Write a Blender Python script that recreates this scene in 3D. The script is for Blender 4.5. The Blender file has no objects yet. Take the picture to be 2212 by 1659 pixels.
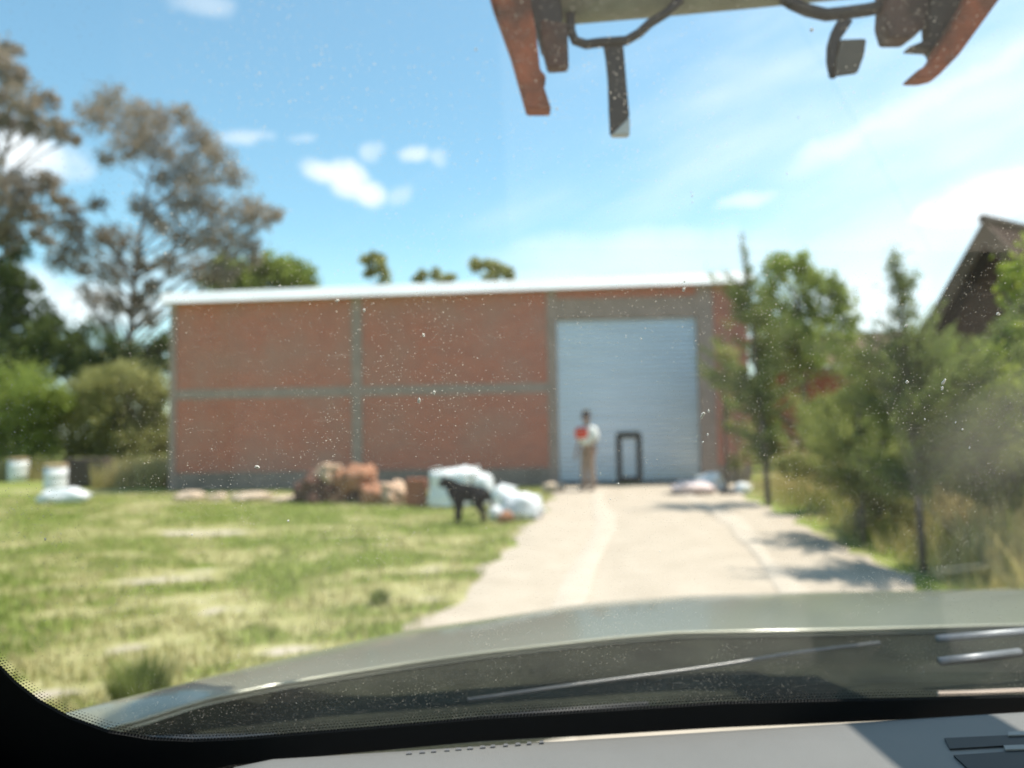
import bpy, bmesh, math, random
import numpy as np
from mathutils import Vector, Matrix, noise
C = bpy.context.scene
COL = C.collection
random.seed(7)
R = math.radians
# ------------------------------------------------------------------ camera
W0, H0 = 2212.0, 1659.0          # working pixel grid used to measure the photograph
FPX = 0.75 * W0
CAM_H = 1.42
cam_d = bpy.data.cameras.new('camera'); cam = bpy.data.objects.new('camera', cam_d); COL.objects.link(cam)
cam_d.sensor_width = 36; cam_d.lens = 27; cam_d.clip_start = 0.02; cam_d.clip_end = 3000
cam.location = (0, 0, CAM_H)
PITCH = math.atan(95.5 / FPX)
ROT = Matrix.Rotation(math.pi / 2 + PITCH, 3, 'X') @ Matrix.Rotation(-0.017, 3, 'Z')
cam.rotation_euler = ROT.to_euler()
cam_d.dof.use_dof = True; cam_d.dof.focus_distance = 0.47; cam_d.dof.aperture_fstop = 5.2
C.camera = cam
# ------------------------------------------------------------------ sun and sky
SUN_EL = R(68); SUN_H = Vector((0.962, 0.272, 0)).normalized()       # horizontal direction towards the sun
SUNV = Vector((SUN_H.x * math.cos(SUN_EL), SUN_H.y * math.cos(SUN_EL), math.sin(SUN_EL)))
sl = bpy.data.lights.new('sun', 'SUN'); so = bpy.data.objects.new('sun', sl); COL.objects.link(so)
sl.energy = 3.7; sl.angle = R(0.5); sl.color = (1.0, 0.93, 0.82)
so.rotation_euler = SUNV.to_track_quat('Z', 'Y').to_euler()
C.view_settings.view_transform = 'Standard'; C.view_settings.look = 'None'
C.view_settings.exposure = 1.0; C.view_settings.gamma = 1

def ray(px, py):
    return (ROT @ Vector(((px - W0 / 2) / FPX, -(py - H0 / 2) / FPX, -1))).normalized()
def P(px, py, Y):                 # point on the ray at forward distance Y
    d = ray(px, py); return Vector((0, 0, CAM_H)) + d * (Y / d.y)
def G(px, py, z=0):
    d = ray(px, py); return Vector((0, 0, CAM_H)) + d * ((z - CAM_H) / d.z)

world = bpy.data.worlds.new('World'); C.world = world; world.use_nodes = True
def build_world():
    nt = world.node_tree; N = nt.nodes; L = nt.links; N.clear()
    out = N.new('ShaderNodeOutputWorld'); bg = N.new('ShaderNodeBackground'); bg.inputs['Strength'].default_value = 0.1
    sky = N.new('ShaderNodeTexSky'); sky.sky_type = 'NISHITA'; sky.sun_disc = False
    sky.sun_elevation = SUN_EL; sky.sun_rotation = math.atan2(SUN_H.x, SUN_H.y)
    sky.air_density = 1.0; sky.dust_density = 0.6; sky.ozone_density = 1.0
    tc = N.new('ShaderNodeTexCoord'); sep = N.new('ShaderNodeSeparateXYZ'); L.new(tc.outputs['Generated'], sep.inputs[0])
    def M(op, a, b=None, clamp=False):
        m = N.new('ShaderNodeMath'); m.operation = op; m.use_clamp = clamp
        for i, v in enumerate((a, b)):
            if v is None: continue
            if isinstance(v, (int, float)): m.inputs[i].default_value = v
            else: L.new(v, m.inputs[i])
        return m.outputs[0]
    def smooth(v, a, b):
        m = N.new('ShaderNodeMapRange'); m.interpolation_type = 'SMOOTHSTEP'
        L.new(v, m.inputs[0]); m.inputs[1].default_value = a; m.inputs[2].default_value = b
        return m.outputs[0]
    yy = M('MAXIMUM', sep.outputs[1], 0.08)
    u = M('DIVIDE', sep.outputs[0], yy); v = M('DIVIDE', sep.outputs[2], yy)
    def noise_n(sc, det, vec, rough=0.55):
        n = N.new('ShaderNodeTexNoise'); n.inputs['Scale'].default_value = sc; n.inputs['Detail'].default_value = det
        n.inputs['Roughness'].default_value = rough; L.new(vec, n.inputs['Vector']); return n.outputs['Fac']
    cb = N.new('ShaderNodeCombineXYZ'); L.new(u, cb.inputs[0]); L.new(v, cb.inputs[1])
    n1 = noise_n(14, 5, cb.outputs[0])
    cb2 = N.new('ShaderNodeCombineXYZ'); L.new(u, cb2.inputs[0]); L.new(M('ADD', v, 3.7), cb2.inputs[1])
    n2 = noise_n(14, 5, cb2.outputs[0])
    ud = M('ADD', u, M('MULTIPLY', M('SUBTRACT', n1, .5), .07)); vd = M('ADD', v, M('MULTIPLY', M('SUBTRACT', n2, .5), .045))
    blobs = [  # px, py, half width, half height, tilt, opacity
        (712, 378, 52, 25, -.35, .85), (745, 385, 44, 34, -.2, .9), (785, 410, 44, 24, -.3, .85), (800, 325, 18, 20, -.9, .4), (890, 333, 30, 18, 0, .55),
        (942, 337, 18, 14, 0, .35), (862, 422, 24, 20, .3, .3), (525, 290, 46, 17, 0, .42), (642, 294, 24, 11, 0, .25),
        (2150, 430, 170, 60, .3, 1), (2030, 455, 80, 34, .2, 1), (2230, 400, 110, 50, .1, 1), (1620, 432, 65, 18, .2, .55), (50, 330, 110, 62, -.4, 1),
        (170, 665, 190, 50, 0, .8), (20, 640, 120, 60, 0, .75), (330, 600, 160, 50, 0, .3), (1870, 660, 170, 90, .0, .8), (1420, 560, 330, 60, .0, .5), (1250, 600, 200, 26, .0, .5), (440, 10, 60, 24, -.2, .3)]
    total = None
    for (px, py, hw, hh, tilt, op) in blobs:
        d = ray(px, py); u0, v0 = d.x / d.y, d.z / d.y
        du = M('SUBTRACT', ud, u0); dv = M('SUBTRACT', vd, v0)
        ct, st = math.cos(tilt), math.sin(tilt)
        a = M('MULTIPLY', M('ADD', M('MULTIPLY', du, ct), M('MULTIPLY', dv, st)), FPX / hw)
        b = M('MULTIPLY', M('ADD', M('MULTIPLY', du, -st), M('MULTIPLY', dv, ct)), FPX / hh)
        r2 = M('ADD', M('MULTIPLY', a, a), M('MULTIPLY', b, b))
        r2 = M('ADD', r2, M('MULTIPLY', M('SUBTRACT', n1, .5), 1.2))
        m = M('MULTIPLY', smooth(r2, 2.3, -.3), op)
        total = m if total is None else M('MAXIMUM', total, m)
    # thin veil cloud thickening to the lower right, in slanted streaks
    cb3 = N.new('ShaderNodeCombineXYZ')
    rot = .42
    L.new(M('MULTIPLY', M('ADD', M('MULTIPLY', u, math.cos(rot)), M('MULTIPLY', v, math.sin(rot))), .55), cb3.inputs[0])
    L.new(M('MULTIPLY', M('SUBTRACT', M('MULTIPLY', v, math.cos(rot)), M('MULTIPLY', u, math.sin(rot))), 2.0), cb3.inputs[1])
    n3 = noise_n(5.5, 4, cb3.outputs[0], .5)
    lean = M('ADD', M('MULTIPLY', u, .85), M('MULTIPLY', v, -1.0))
    veil = M('MULTIPLY', smooth(M('ADD', lean, M('MULTIPLY', M('SUBTRACT', n3, .5), 1.1)), -.42, .44), .60)
    # one broad diagonal streak
    def streak(p, q, half, op):
        a, b = ray(*p), ray(*q); a = Vector((a.x / a.y, a.z / a.y)); b = Vector((b.x / b.y, b.z / b.y))
        t = (b - a).normalized(); nrm = Vector((-t.y, t.x))
        dd = M('ADD', M('MULTIPLY', M('SUBTRACT', ud, a.x), nrm.x), M('MULTIPLY', M('SUBTRACT', vd, a.y), nrm.y))
        al = M('ADD', M('MULTIPLY', M('SUBTRACT', ud, a.x), t.x), M('MULTIPLY', M('SUBTRACT', vd, a.y), t.y))
        m = smooth(M('ABSOLUTE', dd), half / FPX, 0)
        return M('MULTIPLY', M('MULTIPLY', m, smooth(al, -.05, .12)), op)
    total = M('MAXIMUM', total, streak((1650, 400), (2250, 90), 70, .62))
    total = M('MAXIMUM', total, veil)
    hz = M('MULTIPLY', smooth(v, .28, .0), .36)
    total = M('MAXIMUM', total, hz)
    tint = N.new('ShaderNodeMix'); tint.data_type = 'RGBA'; tint.blend_type = 'MULTIPLY'; tint.inputs[0].default_value = 1
    L.new(sky.outputs[0], tint.inputs[6]); tint.inputs[7].default_value = SKY_TINT
    mix = N.new('ShaderNodeMix'); mix.data_type = 'RGBA'; mix.inputs[0].default_value = 0
    up = smooth(sep.outputs[2], -.02, .02)
    L.new(M('MULTIPLY', total, up, True), mix.inputs[0]); L.new(tint.outputs[2], mix.inputs[6]); mix.inputs[7].default_value = CLOUD
    L.new(mix.outputs[2], bg.inputs[0]); L.new(bg.outputs[0], out.inputs[0])
SKY_TINT = (.97, 1.25, 1.12, 1); CLOUD = (6.6, 6.8, 7.0, 1)
build_world()

# ------------------------------------------------------------------ helpers
def tag(o, label=None, cat=None, group=None, kind=None):
    if label: o['label'] = label
    if cat: o['category'] = cat
    if group: o['group'] = group
    if kind: o['kind'] = kind
    return o
def empty(name, loc=(0, 0, 0), rz=0, label=None, cat=None, group=None):
    o = bpy.data.objects.new(name, None); COL.objects.link(o); o.location = loc; o.rotation_euler = (0, 0, rz)
    o.empty_display_size = .2
    return tag(o, label, cat, group)
def link(name, me, mat, parent=None, smooth=False):
    o = bpy.data.objects.new(name, me); COL.objects.link(o)
    mats = mat if isinstance(mat, (list, tuple)) else [mat]
    for m in mats: me.materials.append(m)
    if parent: o.parent = parent
    if smooth: me.polygons.foreach_set('use_smooth', [True] * len(me.polygons))
    return o
class MB:
    def __init__(s): s.v = []; s.f = []
    def add(s, vs, fs):
        k = len(s.v); s.v += [tuple(v) for v in vs]; s.f += [tuple(i + k for i in f) for f in fs]; return s
    def box(s, x0, x1, y0, y1, z0, z1):
        return s.add([(x0,y0,z0),(x1,y0,z0),(x1,y1,z0),(x0,y1,z0),(x0,y0,z1),(x1,y0,z1),(x1,y1,z1),(x0,y1,z1)],
                     [(0,3,2,1),(4,5,6,7),(0,1,5,4),(1,2,6,5),(2,3,7,6),(3,0,4,7)])
    def prism(s, pts, off):       # polygon extruded along the vector off
        n = len(pts); off = Vector(off)
        vs = [Vector(p) for p in pts] + [Vector(p) + off for p in pts]
        fs = [tuple(range(n))[::-1], tuple(range(n, 2 * n))] + [(i, (i + 1) % n, (i + 1) % n + n, i + n) for i in range(n)]
        return s.add(vs, fs)
    def tube(s, pts, rad, n=8, flat=1.0, cap=True):
        pts = [Vector(p) for p in pts]
        if not isinstance(rad, (list, tuple)): rad = [rad] * len(pts)
        vs = []; ref = None
        for i, p in enumerate(pts):
            t = (pts[min(i + 1, len(pts) - 1)] - pts[max(i - 1, 0)]).normalized()
            if ref is None: ref = Vector((0, 0, 1)) if abs(t.z) < .9 else Vector((0, 1, 0))
            a = t.cross(ref).normalized(); b = a.cross(t).normalized(); ref = b
            for k in range(n):
                an = 2 * math.pi * k / n
                vs.append(p + a * math.cos(an) * rad[i] + b * math.sin(an) * rad[i] * flat)
        fs = []
        for i in range(len(pts) - 1):
            for k in range(n):
                fs.append((i*n+k, i*n+(k+1)%n, (i+1)*n+(k+1)%n, (i+1)*n+k))
        if cap: fs += [tuple(range(n)), tuple(range(len(pts)*n - n, len(pts)*n))[::-1]]
        return s.add(vs, fs)
    def lathe(s, prof, n=24, c=(0, 0, 0)):
        vs = [(c[0] + r * math.cos(2*math.pi*k/n), c[1] + r * math.sin(2*math.pi*k/n), c[2] + z) for r, z in prof for k in range(n)]
        fs = [(i*n+k, i*n+(k+1)%n, (i+1)*n+(k+1)%n, (i+1)*n+k) for i in range(len(prof)-1) for k in range(n)]
        fs += [tuple(range(n))[::-1], tuple(range(len(prof)*n-n, len(prof)*n))]
        return s.add(vs, fs)
    def build(s, name, mat, parent=None, smooth=False, bevel=0):
        me = bpy.data.meshes.new(name); me.from_pydata(s.v, [], s.f); me.validate(); 
        bm = bmesh.new(); bm.from_mesh(me); bmesh.ops.recalc_face_normals(bm, faces=bm.faces)
        if bevel: bmesh.ops.bevel(bm, geom=bm.edges[:], offset=bevel, segments=2, affect='EDGES', clamp_overlap=True)
        bm.to_mesh(me); bm.free()
        return link(name, me, mat, parent, smooth)
def quads(name, V, mat, parent=None):
    """V: (n,4,3) array of quads"""
    n = len(V); me = bpy.data.meshes.new(name)
    me.vertices.add(n * 4); me.vertices.foreach_set('co', V.reshape(-1).astype(np.float32))
    me.loops.add(n * 4); me.loops.foreach_set('vertex_index', np.arange(n * 4, dtype=np.int32))
    me.polygons.add(n); me.polygons.foreach_set('loop_start', np.arange(0, n * 4, 4, dtype=np.int32))
    me.polygons.foreach_set('loop_total', np.full(n, 4, dtype=np.int32)); me.update(); me.validate()
    return link(name, me, mat, parent)

# ------------------------------------------------------------------ materials
def mat(name, col, rough=.7, metal=0, var=None, scale=3, bump=0, bscale=40, spec=.5, coords='Object', detail=4):
    """principled with the colour broken up by noise: var = second colour"""
    m = bpy.data.materials.new(name); m.use_nodes = True; nt = m.node_tree; N = nt.nodes; L = nt.links
    b = N['Principled BSDF']; b.inputs['Roughness'].default_value = rough; b.inputs['Metallic'].default_value = metal
    b.inputs['Specular IOR Level'].default_value = spec
    tc = N.new('ShaderNodeTexCoord')
    if var is None: var = tuple(c * .75 for c in col)
    n = N.new('ShaderNodeTexNoise'); n.inputs['Scale'].default_value = scale; n.inputs['Detail'].default_value = detail; n.inputs['Roughness'].default_value = .62
    L.new(tc.outputs[coords], n.inputs['Vector'])
    mr = N.new('ShaderNodeMapRange'); mr.inputs[1].default_value = .32; mr.inputs[2].default_value = .68; L.new(n.outputs[0], mr.inputs[0])
    mx = N.new('ShaderNodeMix'); mx.data_type = 'RGBA'; mx.inputs[6].default_value = (*col, 1); mx.inputs[7].default_value = (*var, 1)
    L.new(mr.outputs[0], mx.inputs[0]); L.new(mx.outputs[2], b.inputs['Base Color'])
    if bump:
        n2 = N.new('ShaderNodeTexNoise'); n2.inputs['Scale'].default_value = bscale; n2.inputs['Detail'].default_value = 5; L.new(tc.outputs[coords], n2.inputs['Vector'])
        bp = N.new('ShaderNodeBump'); bp.inputs['Strength'].default_value = bump; bp.inputs['Distance'].default_value = .02; L.new(n2.outputs[0], bp.inputs['Height']); L.new(bp.outputs[0], b.inputs['Normal'])
    return m
def leafmat(name, col, col2, trans=.3, clump=.6):
    m = bpy.data.materials.new(name); m.use_nodes = True; nt = m.node_tree; N = nt.nodes; L = nt.links; N.clear()
    out = N.new('ShaderNodeOutputMaterial'); d = N.new('ShaderNodeBsdfDiffuse'); t = N.new('ShaderNodeBsdfTranslucent'); ms = N.new('ShaderNodeMixShader')
    g = N.new('ShaderNodeNewGeometry'); tc = N.new('ShaderNodeTexCoord')
    n = N.new('ShaderNodeTexNoise'); n.inputs['Scale'].default_value = clump; n.inputs['Detail'].default_value = 3; L.new(tc.outputs['Object'], n.inputs['Vector'])
    a = N.new('ShaderNodeMath'); a.operation = 'MULTIPLY_ADD'; L.new(n.outputs[0], a.inputs[0]); a.inputs[1].default_value = 2.2
    b = N.new('ShaderNodeMath'); b.operation = 'MULTIPLY_ADD'; L.new(g.outputs['Random Per Island'], b.inputs[0]); b.inputs[1].default_value = .6; b.inputs[2].default_value = -.9
    L.new(b.outputs[0], a.inputs[2]); a.use_clamp = True
    mx = N.new('ShaderNodeMix'); mx.data_type = 'RGBA'; mx.inputs[6].default_value = (*col, 1); mx.inputs[7].default_value = (*col2, 1); L.new(a.outputs[0], mx.inputs[0])
    L.new(mx.outputs[2], d.inputs[0]); L.new(mx.outputs[2], t.inputs[0]); ms.inputs[0].default_value = trans
    L.new(d.outputs[0], ms.inputs[1]); L.new(t.outputs[0], ms.inputs[2]); L.new(ms.outputs[0], out.inputs[0])
    return m
def brickmat(name, c1, c2, mortar, stain=(.25, .2, .17)):
    m = bpy.data.materials.new(name); m.use_nodes = True; nt = m.node_tree; N = nt.nodes; L = nt.links
    b = N['Principled BSDF']; b.inputs['Roughness'].default_value = .9; b.inputs['Specular IOR Level'].default_value = .2
    tc = N.new('ShaderNodeTexCoord'); sp = N.new('ShaderNodeSeparateXYZ'); cb = N.new('ShaderNodeCombineXYZ'); L.new(tc.outputs['Object'], sp.inputs[0])
    ad = N.new('ShaderNodeMath'); L.new(sp.outputs[0], ad.inputs[0]); L.new(sp.outputs[1], ad.inputs[1])
    L.new(ad.outputs[0], cb.inputs[0]); L.new(sp.outputs[2], cb.inputs[1])
    br = N.new('ShaderNodeTexBrick'); br.inputs['Scale'].default_value = 1; br.inputs['Brick Width'].default_value = .26; br.inputs['Row Height'].default_value = .075; br.inputs['Mortar Size'].default_value = .008
    br.inputs['Color1'].default_value = (*c1, 1); br.inputs['Color2'].default_value = (*c2, 1); br.inputs['Mortar'].default_value = (*mortar, 1); L.new(cb.outputs[0], br.inputs['Vector'])
    n = N.new('ShaderNodeTexNoise'); n.inputs['Scale'].default_value = .8; n.inputs['Detail'].default_value = 5; L.new(tc.outputs['Object'], n.inputs['Vector'])
    mr = N.new('ShaderNodeMapRange'); mr.inputs[1].default_value = .42; mr.inputs[2].default_value = .72; mr.inputs[4].default_value = .75; L.new(n.outputs[0], mr.inputs[0])
    mx = N.new('ShaderNodeMix'); mx.data_type = 'RGBA'; L.new(mr.outputs[0], mx.inputs[0]); L.new(br.outputs['Color'], mx.inputs[6]); mx.inputs[7].default_value = (*stain, 1)
    L.new(mx.outputs[2], b.inputs['Base Color'])
    bp = N.new('ShaderNodeBump'); bp.inputs['Strength'].default_value = .4; bp.inputs['Distance'].default_value = .01; L.new(br.outputs['Fac'], bp.inputs['Height']); bp.invert = True; L.new(bp.outputs[0], b.inputs['Normal'])
    return m
M_brick = brickmat('brick', (.53, .16, .10), (.42, .13, .088), (.38, .27, .225), (.40, .225, .18))
M_brick2 = brickmat('red brick', (.42, .10, .055), (.32, .08, .05), (.3, .2, .15))
M_darkbrick = brickmat('brown brick', (.115, .045, .03), (.085, .036, .025), (.13, .09, .07), (.06, .045, .035))
M_conc = mat('concrete', (.36, .265, .23), .9, var=(.28, .21, .18), scale=2.5, bump=.3)
M_plinth = mat('damp concrete plinth', (.29, .225, .19), .95, var=(.19, .15, .125), scale=2, bump=.3)
M_whitemetal = mat('white sheet metal', (.8, .81, .82), .45, 0, var=(.7, .71, .72), scale=1)
M_black = mat('black steel', (.006, .007, .009), .6)
M_bark = mat('grey bark', (.16, .13, .11), .9, var=(.09, .07, .06), scale=5, bump=.5)
M_paleb = mat('pale smooth bark', (.26, .21, .18), .85, var=(.13, .11, .10), scale=3, bump=.4)
M_euc = leafmat('grey green gum leaves', (.27, .235, .20), (.38, .31, .24), .5, .35)
M_dark = leafmat('dark evergreen leaves', (.06, .08, .03), (.12, .15, .05), .3, .7)
M_green = leafmat('mid green leaves', (.18, .235, .05), (.35, .41, .11), .5, .8)
M_olive = leafmat('olive leaves', (.27, .27, .10), (.43, .42, .17), .5, .8)
M_bright = leafmat('yellow green leaves', (.21, .27, .04), (.38, .43, .08), .5, .9)
M_needle = leafmat('dusty conifer needles', (.21, .24, .07), (.37, .39, .13), .45, 1.6)
M_needled = leafmat('dark conifer needles', (.13, .165, .06), (.27, .31, .10), .45, 1.6)

# ------------------------------------------------------------------ ground
road_l = [(1200, 1056), (1180, 1085), (1130, 1140), (1060, 1215), (985, 1290), (890, 1368), (700, 1520)]
road_r = [(1600, 1056), (1612, 1075), (1700, 1110), (1790, 1160), (1890, 1210), (2015, 1275), (2330, 1430)]
RL = [G(*p) for p in road_l]; RR = [G(*p) for p in road_r]
def interp(E, y):
    if y >= E[0].y: return E[0].x
    for a, b in zip(E, E[1:]):
        if y >= b.y: return b.x + (a.x - b.x) * (y - b.y) / (a.y - b.y)
    a, b = E[-2], E[-1]; return b.x + (b.x - a.x) * (b.y - y) / (a.y - b.y)
def zg(x, y):
    n = noise.noise(Vector((x * .45, y * .45, 3.1))) * .035
    f = min(1, max(0, (interp(RL, y) - x) / 1.5)) if x < interp(RL, y) + 1 else min(1, max(0, (x - interp(RR, y)) / 1.5))
    return n * f - .0
BARE = [(G(345, 1250), .62, .20, .25), (G(420, 1232), .3, .12, .2), (G(500, 1078), 2.6, .28, 0), (G(880, 1225), .7, .22, .2), 
        (G(720, 1395), .5, .13, .1), (G(250, 1395), .25, .25, .3), (G(120, 1490), .2, .1, .3), (G(420, 1150), 1.2, .3, .1)]
def lush(x, y):
    v = noise.noise(Vector((x * .6, y * .8, 1.7))) * .6 + .6 * noise.noise(Vector((x * 1.7, y * 2.3, 4))) + .45 * noise.noise(Vector((x * 5, y * 7, 9)))
    for g, a, b, t in BARE:
        dx, dy = x - g.x, y - g.y; q = (dx / a) ** 2 + ((dy - t * dx) / b) ** 2
        if q < 6: v -= (1.25 if g is BARE[0][0] else .8 + .7 * noise.noise(Vector((x * 4, y * 4, 2)))) * math.exp(-q)
    return v
def ground_material():
    m = bpy.data.materials.new('dry grass ground'); m.use_nodes = True; nt = m.node_tree; N = nt.nodes; L = nt.links
    b = N['Principled BSDF']; b.inputs['Roughness'].default_value = 1; b.inputs['Specular IOR Level'].default_value = .05
    tc = N.new('ShaderNodeTexCoord')
    def nz(s, det, off):
        mp = N.new('ShaderNodeMapping'); mp.inputs['Location'].default_value = off; L.new(tc.outputs['Object'], mp.inputs[0])
        n = N.new('ShaderNodeTexNoise'); n.inputs['Scale'].default_value = s; n.inputs['Detail'].default_value = det; n.inputs['Roughness'].default_value = .65; L.new(mp.outputs[0], n.inputs['Vector']); return n.outputs[0]
    def mixc(f, a, bb, lo, hi):
        mr = N.new('ShaderNodeMapRange'); mr.interpolation_type = 'SMOOTHSTEP'; mr.inputs[1].default_value = lo; mr.inputs[2].default_value = hi; L.new(f, mr.inputs[0])
        mx = N.new('ShaderNodeMix'); mx.data_type = 'RGBA'; L.new(mr.outputs[0], mx.inputs[0])
        for i, v in ((6, a), (7, bb)):
            if isinstance(v, tuple): mx.inputs[i].default_value = (*v, 1)
            else: L.new(v, mx.inputs[i])
        return mx.outputs[2]
    at = N.new('ShaderNodeAttribute'); at.attribute_name = 'lush'
    def jit(f, amt):
        k = N.new('ShaderNodeMath'); k.operation = 'MULTIPLY_ADD'; L.new(nz(9, 5, (2, 7, 0)), k.inputs[0]); k.inputs[1].default_value = amt; L.new(f, k.inputs[2]); return k.outputs[0]
    lf = jit(at.outputs['Fac'], .28)
    c = mixc(nz(8, 5, (5, 2, 0)), (.28, .27, .115), (.38, .345, .18), .4, .65)
    c = mixc(lf, c, (.18, .215, .055), .50, .68)
    c = mixc(lf, (.42, .36, .29), c, .20, .36)
    L.new(c, b.inputs['Base Color']); return m
M_ground = ground_material()
def grid_sheet(name, xs, ys, zf, m, attr=None):
    vs = [(x, y, zf(x, y)) for y in ys for x in xs]; nx = len(xs)
    fs = [(j*nx+i, j*nx+i+1, (j+1)*nx+i+1, (j+1)*nx+i) for j in range(len(ys)-1) for i in range(nx-1)]
    o = MB().add(vs, fs).build(name, m, smooth=True)
    if attr:
        a = o.data.attributes.new('lush', 'FLOAT', 'POINT')
        a.data.foreach_set('value', [min(1, max(0, .5 + .5 * attr(v.co.x, v.co.y))) if abs(v.co.x) < 60 else .62 for v in o.data.vertices])
    return o
xs = [-600, -200, -90, -45] + [-30 + .5 * i for i in range(32)] + [-14 + .11 * i for i in range(146)] + [2.1 + .3 * i for i in range(60)] + [22, 24, 40, 90, 200, 600]
ys = [-40, -10, -2, 0, 1, 2] + [3 + .11 * i for i in range(155)] + [20.5, 21, 21.5, 22, 23, 24, 28, 35, 50, 90, 200, 900]
ground = tag(grid_sheet('ground', xs, ys, lambda x, y: (zg(x, y) - .02) if (-26 < x < 22 and -2 < y < 23) else -.02, M_ground, lush), kind='structure')
# driveway with ragged edges
M_road = mat('pale sandy gravel', (.46, .392, .32), 1, var=(.385, .325, .26), scale=2.2, bump=.2, bscale=60, spec=.05, detail=7)
vs = []; fs = []; nx = 26; rows = []
y = 18.7
while y > -3: rows.append(y); y -= .22
for j, y in enumerate(rows):
    l = interp(RL, y) + noise.noise(Vector((0, y * 1.3, 7))) * .28 + noise.noise(Vector((0, y * 4.5, 2))) * .1
    r = interp(RR, y) + noise.noise(Vector((4, y * 1.3, 7))) * .28 + noise.noise(Vector((9, y * 4.5, 2))) * .1
    if y > 17: r += (y - 17) * 1.2
    for i in range(nx):
        t = i / (nx - 1); x = l + (r - l) * t
        rut = -.022 * (math.exp(-((t - .28) / .07) ** 2) + math.exp(-((t - .72) / .07) ** 2))
        edge = -.03 if i in (0, nx - 1) else .0
        vs.append((x, y, .012 + rut + edge + noise.noise(Vector((x * 1.5, y * 1.5, 0))) * .008))
for j in range(len(rows) - 1):
    for i in range(nx - 1): fs.append((j*nx+i, j*nx+i+1, (j+1)*nx+i+1, (j+1)*nx+i))
tag(MB().add(vs, fs).build('driveway', M_road, smooth=True), kind='structure')
# wheel ruts as compacted paler strips
M_rut = mat('compacted pale sand', (.49, .425, .355), 1, var=(.425, .365, .30), scale=3, spec=.05)
for ti, wid in ((.27, .34), (.74, .36)):
    vs = []; fs = []
    for j, y in enumerate(rows[8:]):
        l = interp(RL, y); r = interp(RR, y); cx = l + (r - l) * ti + .1 * math.sin(y * .7)
        w = wid * (.8 + .5 * noise.noise(Vector((ti * 9, y * .9, 1))))
        for k in range(5):
            t = k / 4 - .5; vs.append((cx + t * w, y, .022 - (.014 if k in (0, 4) else 0) - .006 + noise.noise(Vector((cx * 1.5, y * 1.5, 0))) * .006))
    n = len(vs) // 5
    fs = [(j*5+k, j*5+k+1, (j+1)*5+k+1, (j+1)*5+k) for j in range(n-1) for k in range(4)]
    tag(MB().add(vs, fs).build('wheel_track', M_rut, smooth=True), kind='structure')

# ------------------------------------------------------------------ grass (uncountable)
rng = np.random.default_rng(3)
def blades(n, region, hmin, hmax, wid, lean=.5, maskf=None, hf=None):
    out = []
    pts = []
    while len(pts) < n:
        x, y = region()
        if maskf and not maskf(x, y): continue
        pts.append((x, y, zg(x, y) - .02))
    p = np.array(pts); h = rng.uniform(hmin, hmax, n) * (np.array([hf(x, y) for x, y, _ in pts]) if hf else 1); a = rng.uniform(0, 2*np.pi, n); w = wid * rng.uniform(.6, 1.4, n)
    d = np.stack([np.cos(a), np.sin(a), np.zeros(n)], 1)
    la = rng.uniform(0, 2*np.pi, n); ln = rng.uniform(0, lean, n) * h
    top = p + np.stack([np.cos(la) * ln, np.sin(la) * ln, h], 1)
    V = np.stack([p - d * w[:, None], p + d * w[:, None], top + d * w[:, None] * .25, top - d * w[:, None] * .25], 1)
    return V
def field():
    y = 2.5 + 16.3 * random.random() ** 1.2
    return random.uniform(-.78 * y - 1.2, interp(RL, y) + .05), y
M_gr = leafmat('green grass', (.19, .235, .05), (.29, .32, .085), .35, 1.4)
M_st = leafmat('straw grass', (.56, .47, .26), (.40, .36, .14), .3, 1.4)
tag(quads('green_grass', blades(36000, field, .02, .075, .006, maskf=lambda x, y: lush(x, y) > random.gauss(.0, .12)), M_gr), 'short green grass growing in patches over the field', 'grass', kind='stuff')
tag(quads('dry_grass', blades(30000, field, .02, .09, .006, maskf=lambda x, y: -.42 < lush(x, y) < random.gauss(.05, .2)), M_st), 'straw coloured dry grass between the green patches', 'grass', kind='stuff')
M_vst = leafmat('tan dry weeds', (.62, .50, .26), (.44, .38, .15), .4, 1.6)
def vn(x, y): return noise.noise(Vector((x * 1.1, y * 1.1, 21)))
def vh(x, y): return min(1, .25 + (x - interp(RR, y)) * .55) * max(.25, 1 + 1.6 * noise.noise(Vector((x * 1.7, y * 1.7, 33))))
def verge():
    y = 4.5 + 13.5 * random.random()
    return interp(RR, y) + .1 + abs(random.gauss(0, 1.6)) + random.random() * 2.5, y
tag(quads('verge_weeds', blades(34000, verge, .15, .6, .011, .8, lambda x, y: vn(x, y) < .1 or random.random() < .15, vh), M_vst), 'tall dry weeds along the right edge of the driveway', 'weeds', kind='stuff')
M_gw = leafmat('green weeds', (.24, .27, .055), (.40, .40, .11), .35, 1.4)
tag(quads('verge_grass', blades(13000, verge, .1, .55, .010, .9, lambda x, y: vn(x, y) > -.05 or random.random() < .1, vh), M_gw), 'green weeds growing on the bank beside the driveway', 'weeds', kind='stuff')
def farleft():
    return (random.uniform(-20, -9.6), random.uniform(24.8, 27)) if random.random() < .6 else (random.uniform(-11.3, -9.4), random.uniform(20.6, 25))
tag(quads('tall_straw', blades(9000, farleft, .25, .8, .018, .4), M_st), 'tall straw grass left of the brick shed', 'grass', kind='stuff')
M_gwd = leafmat('dark grass', (.13, .165, .04), (.22, .25, .07), .35, 2)
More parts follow.
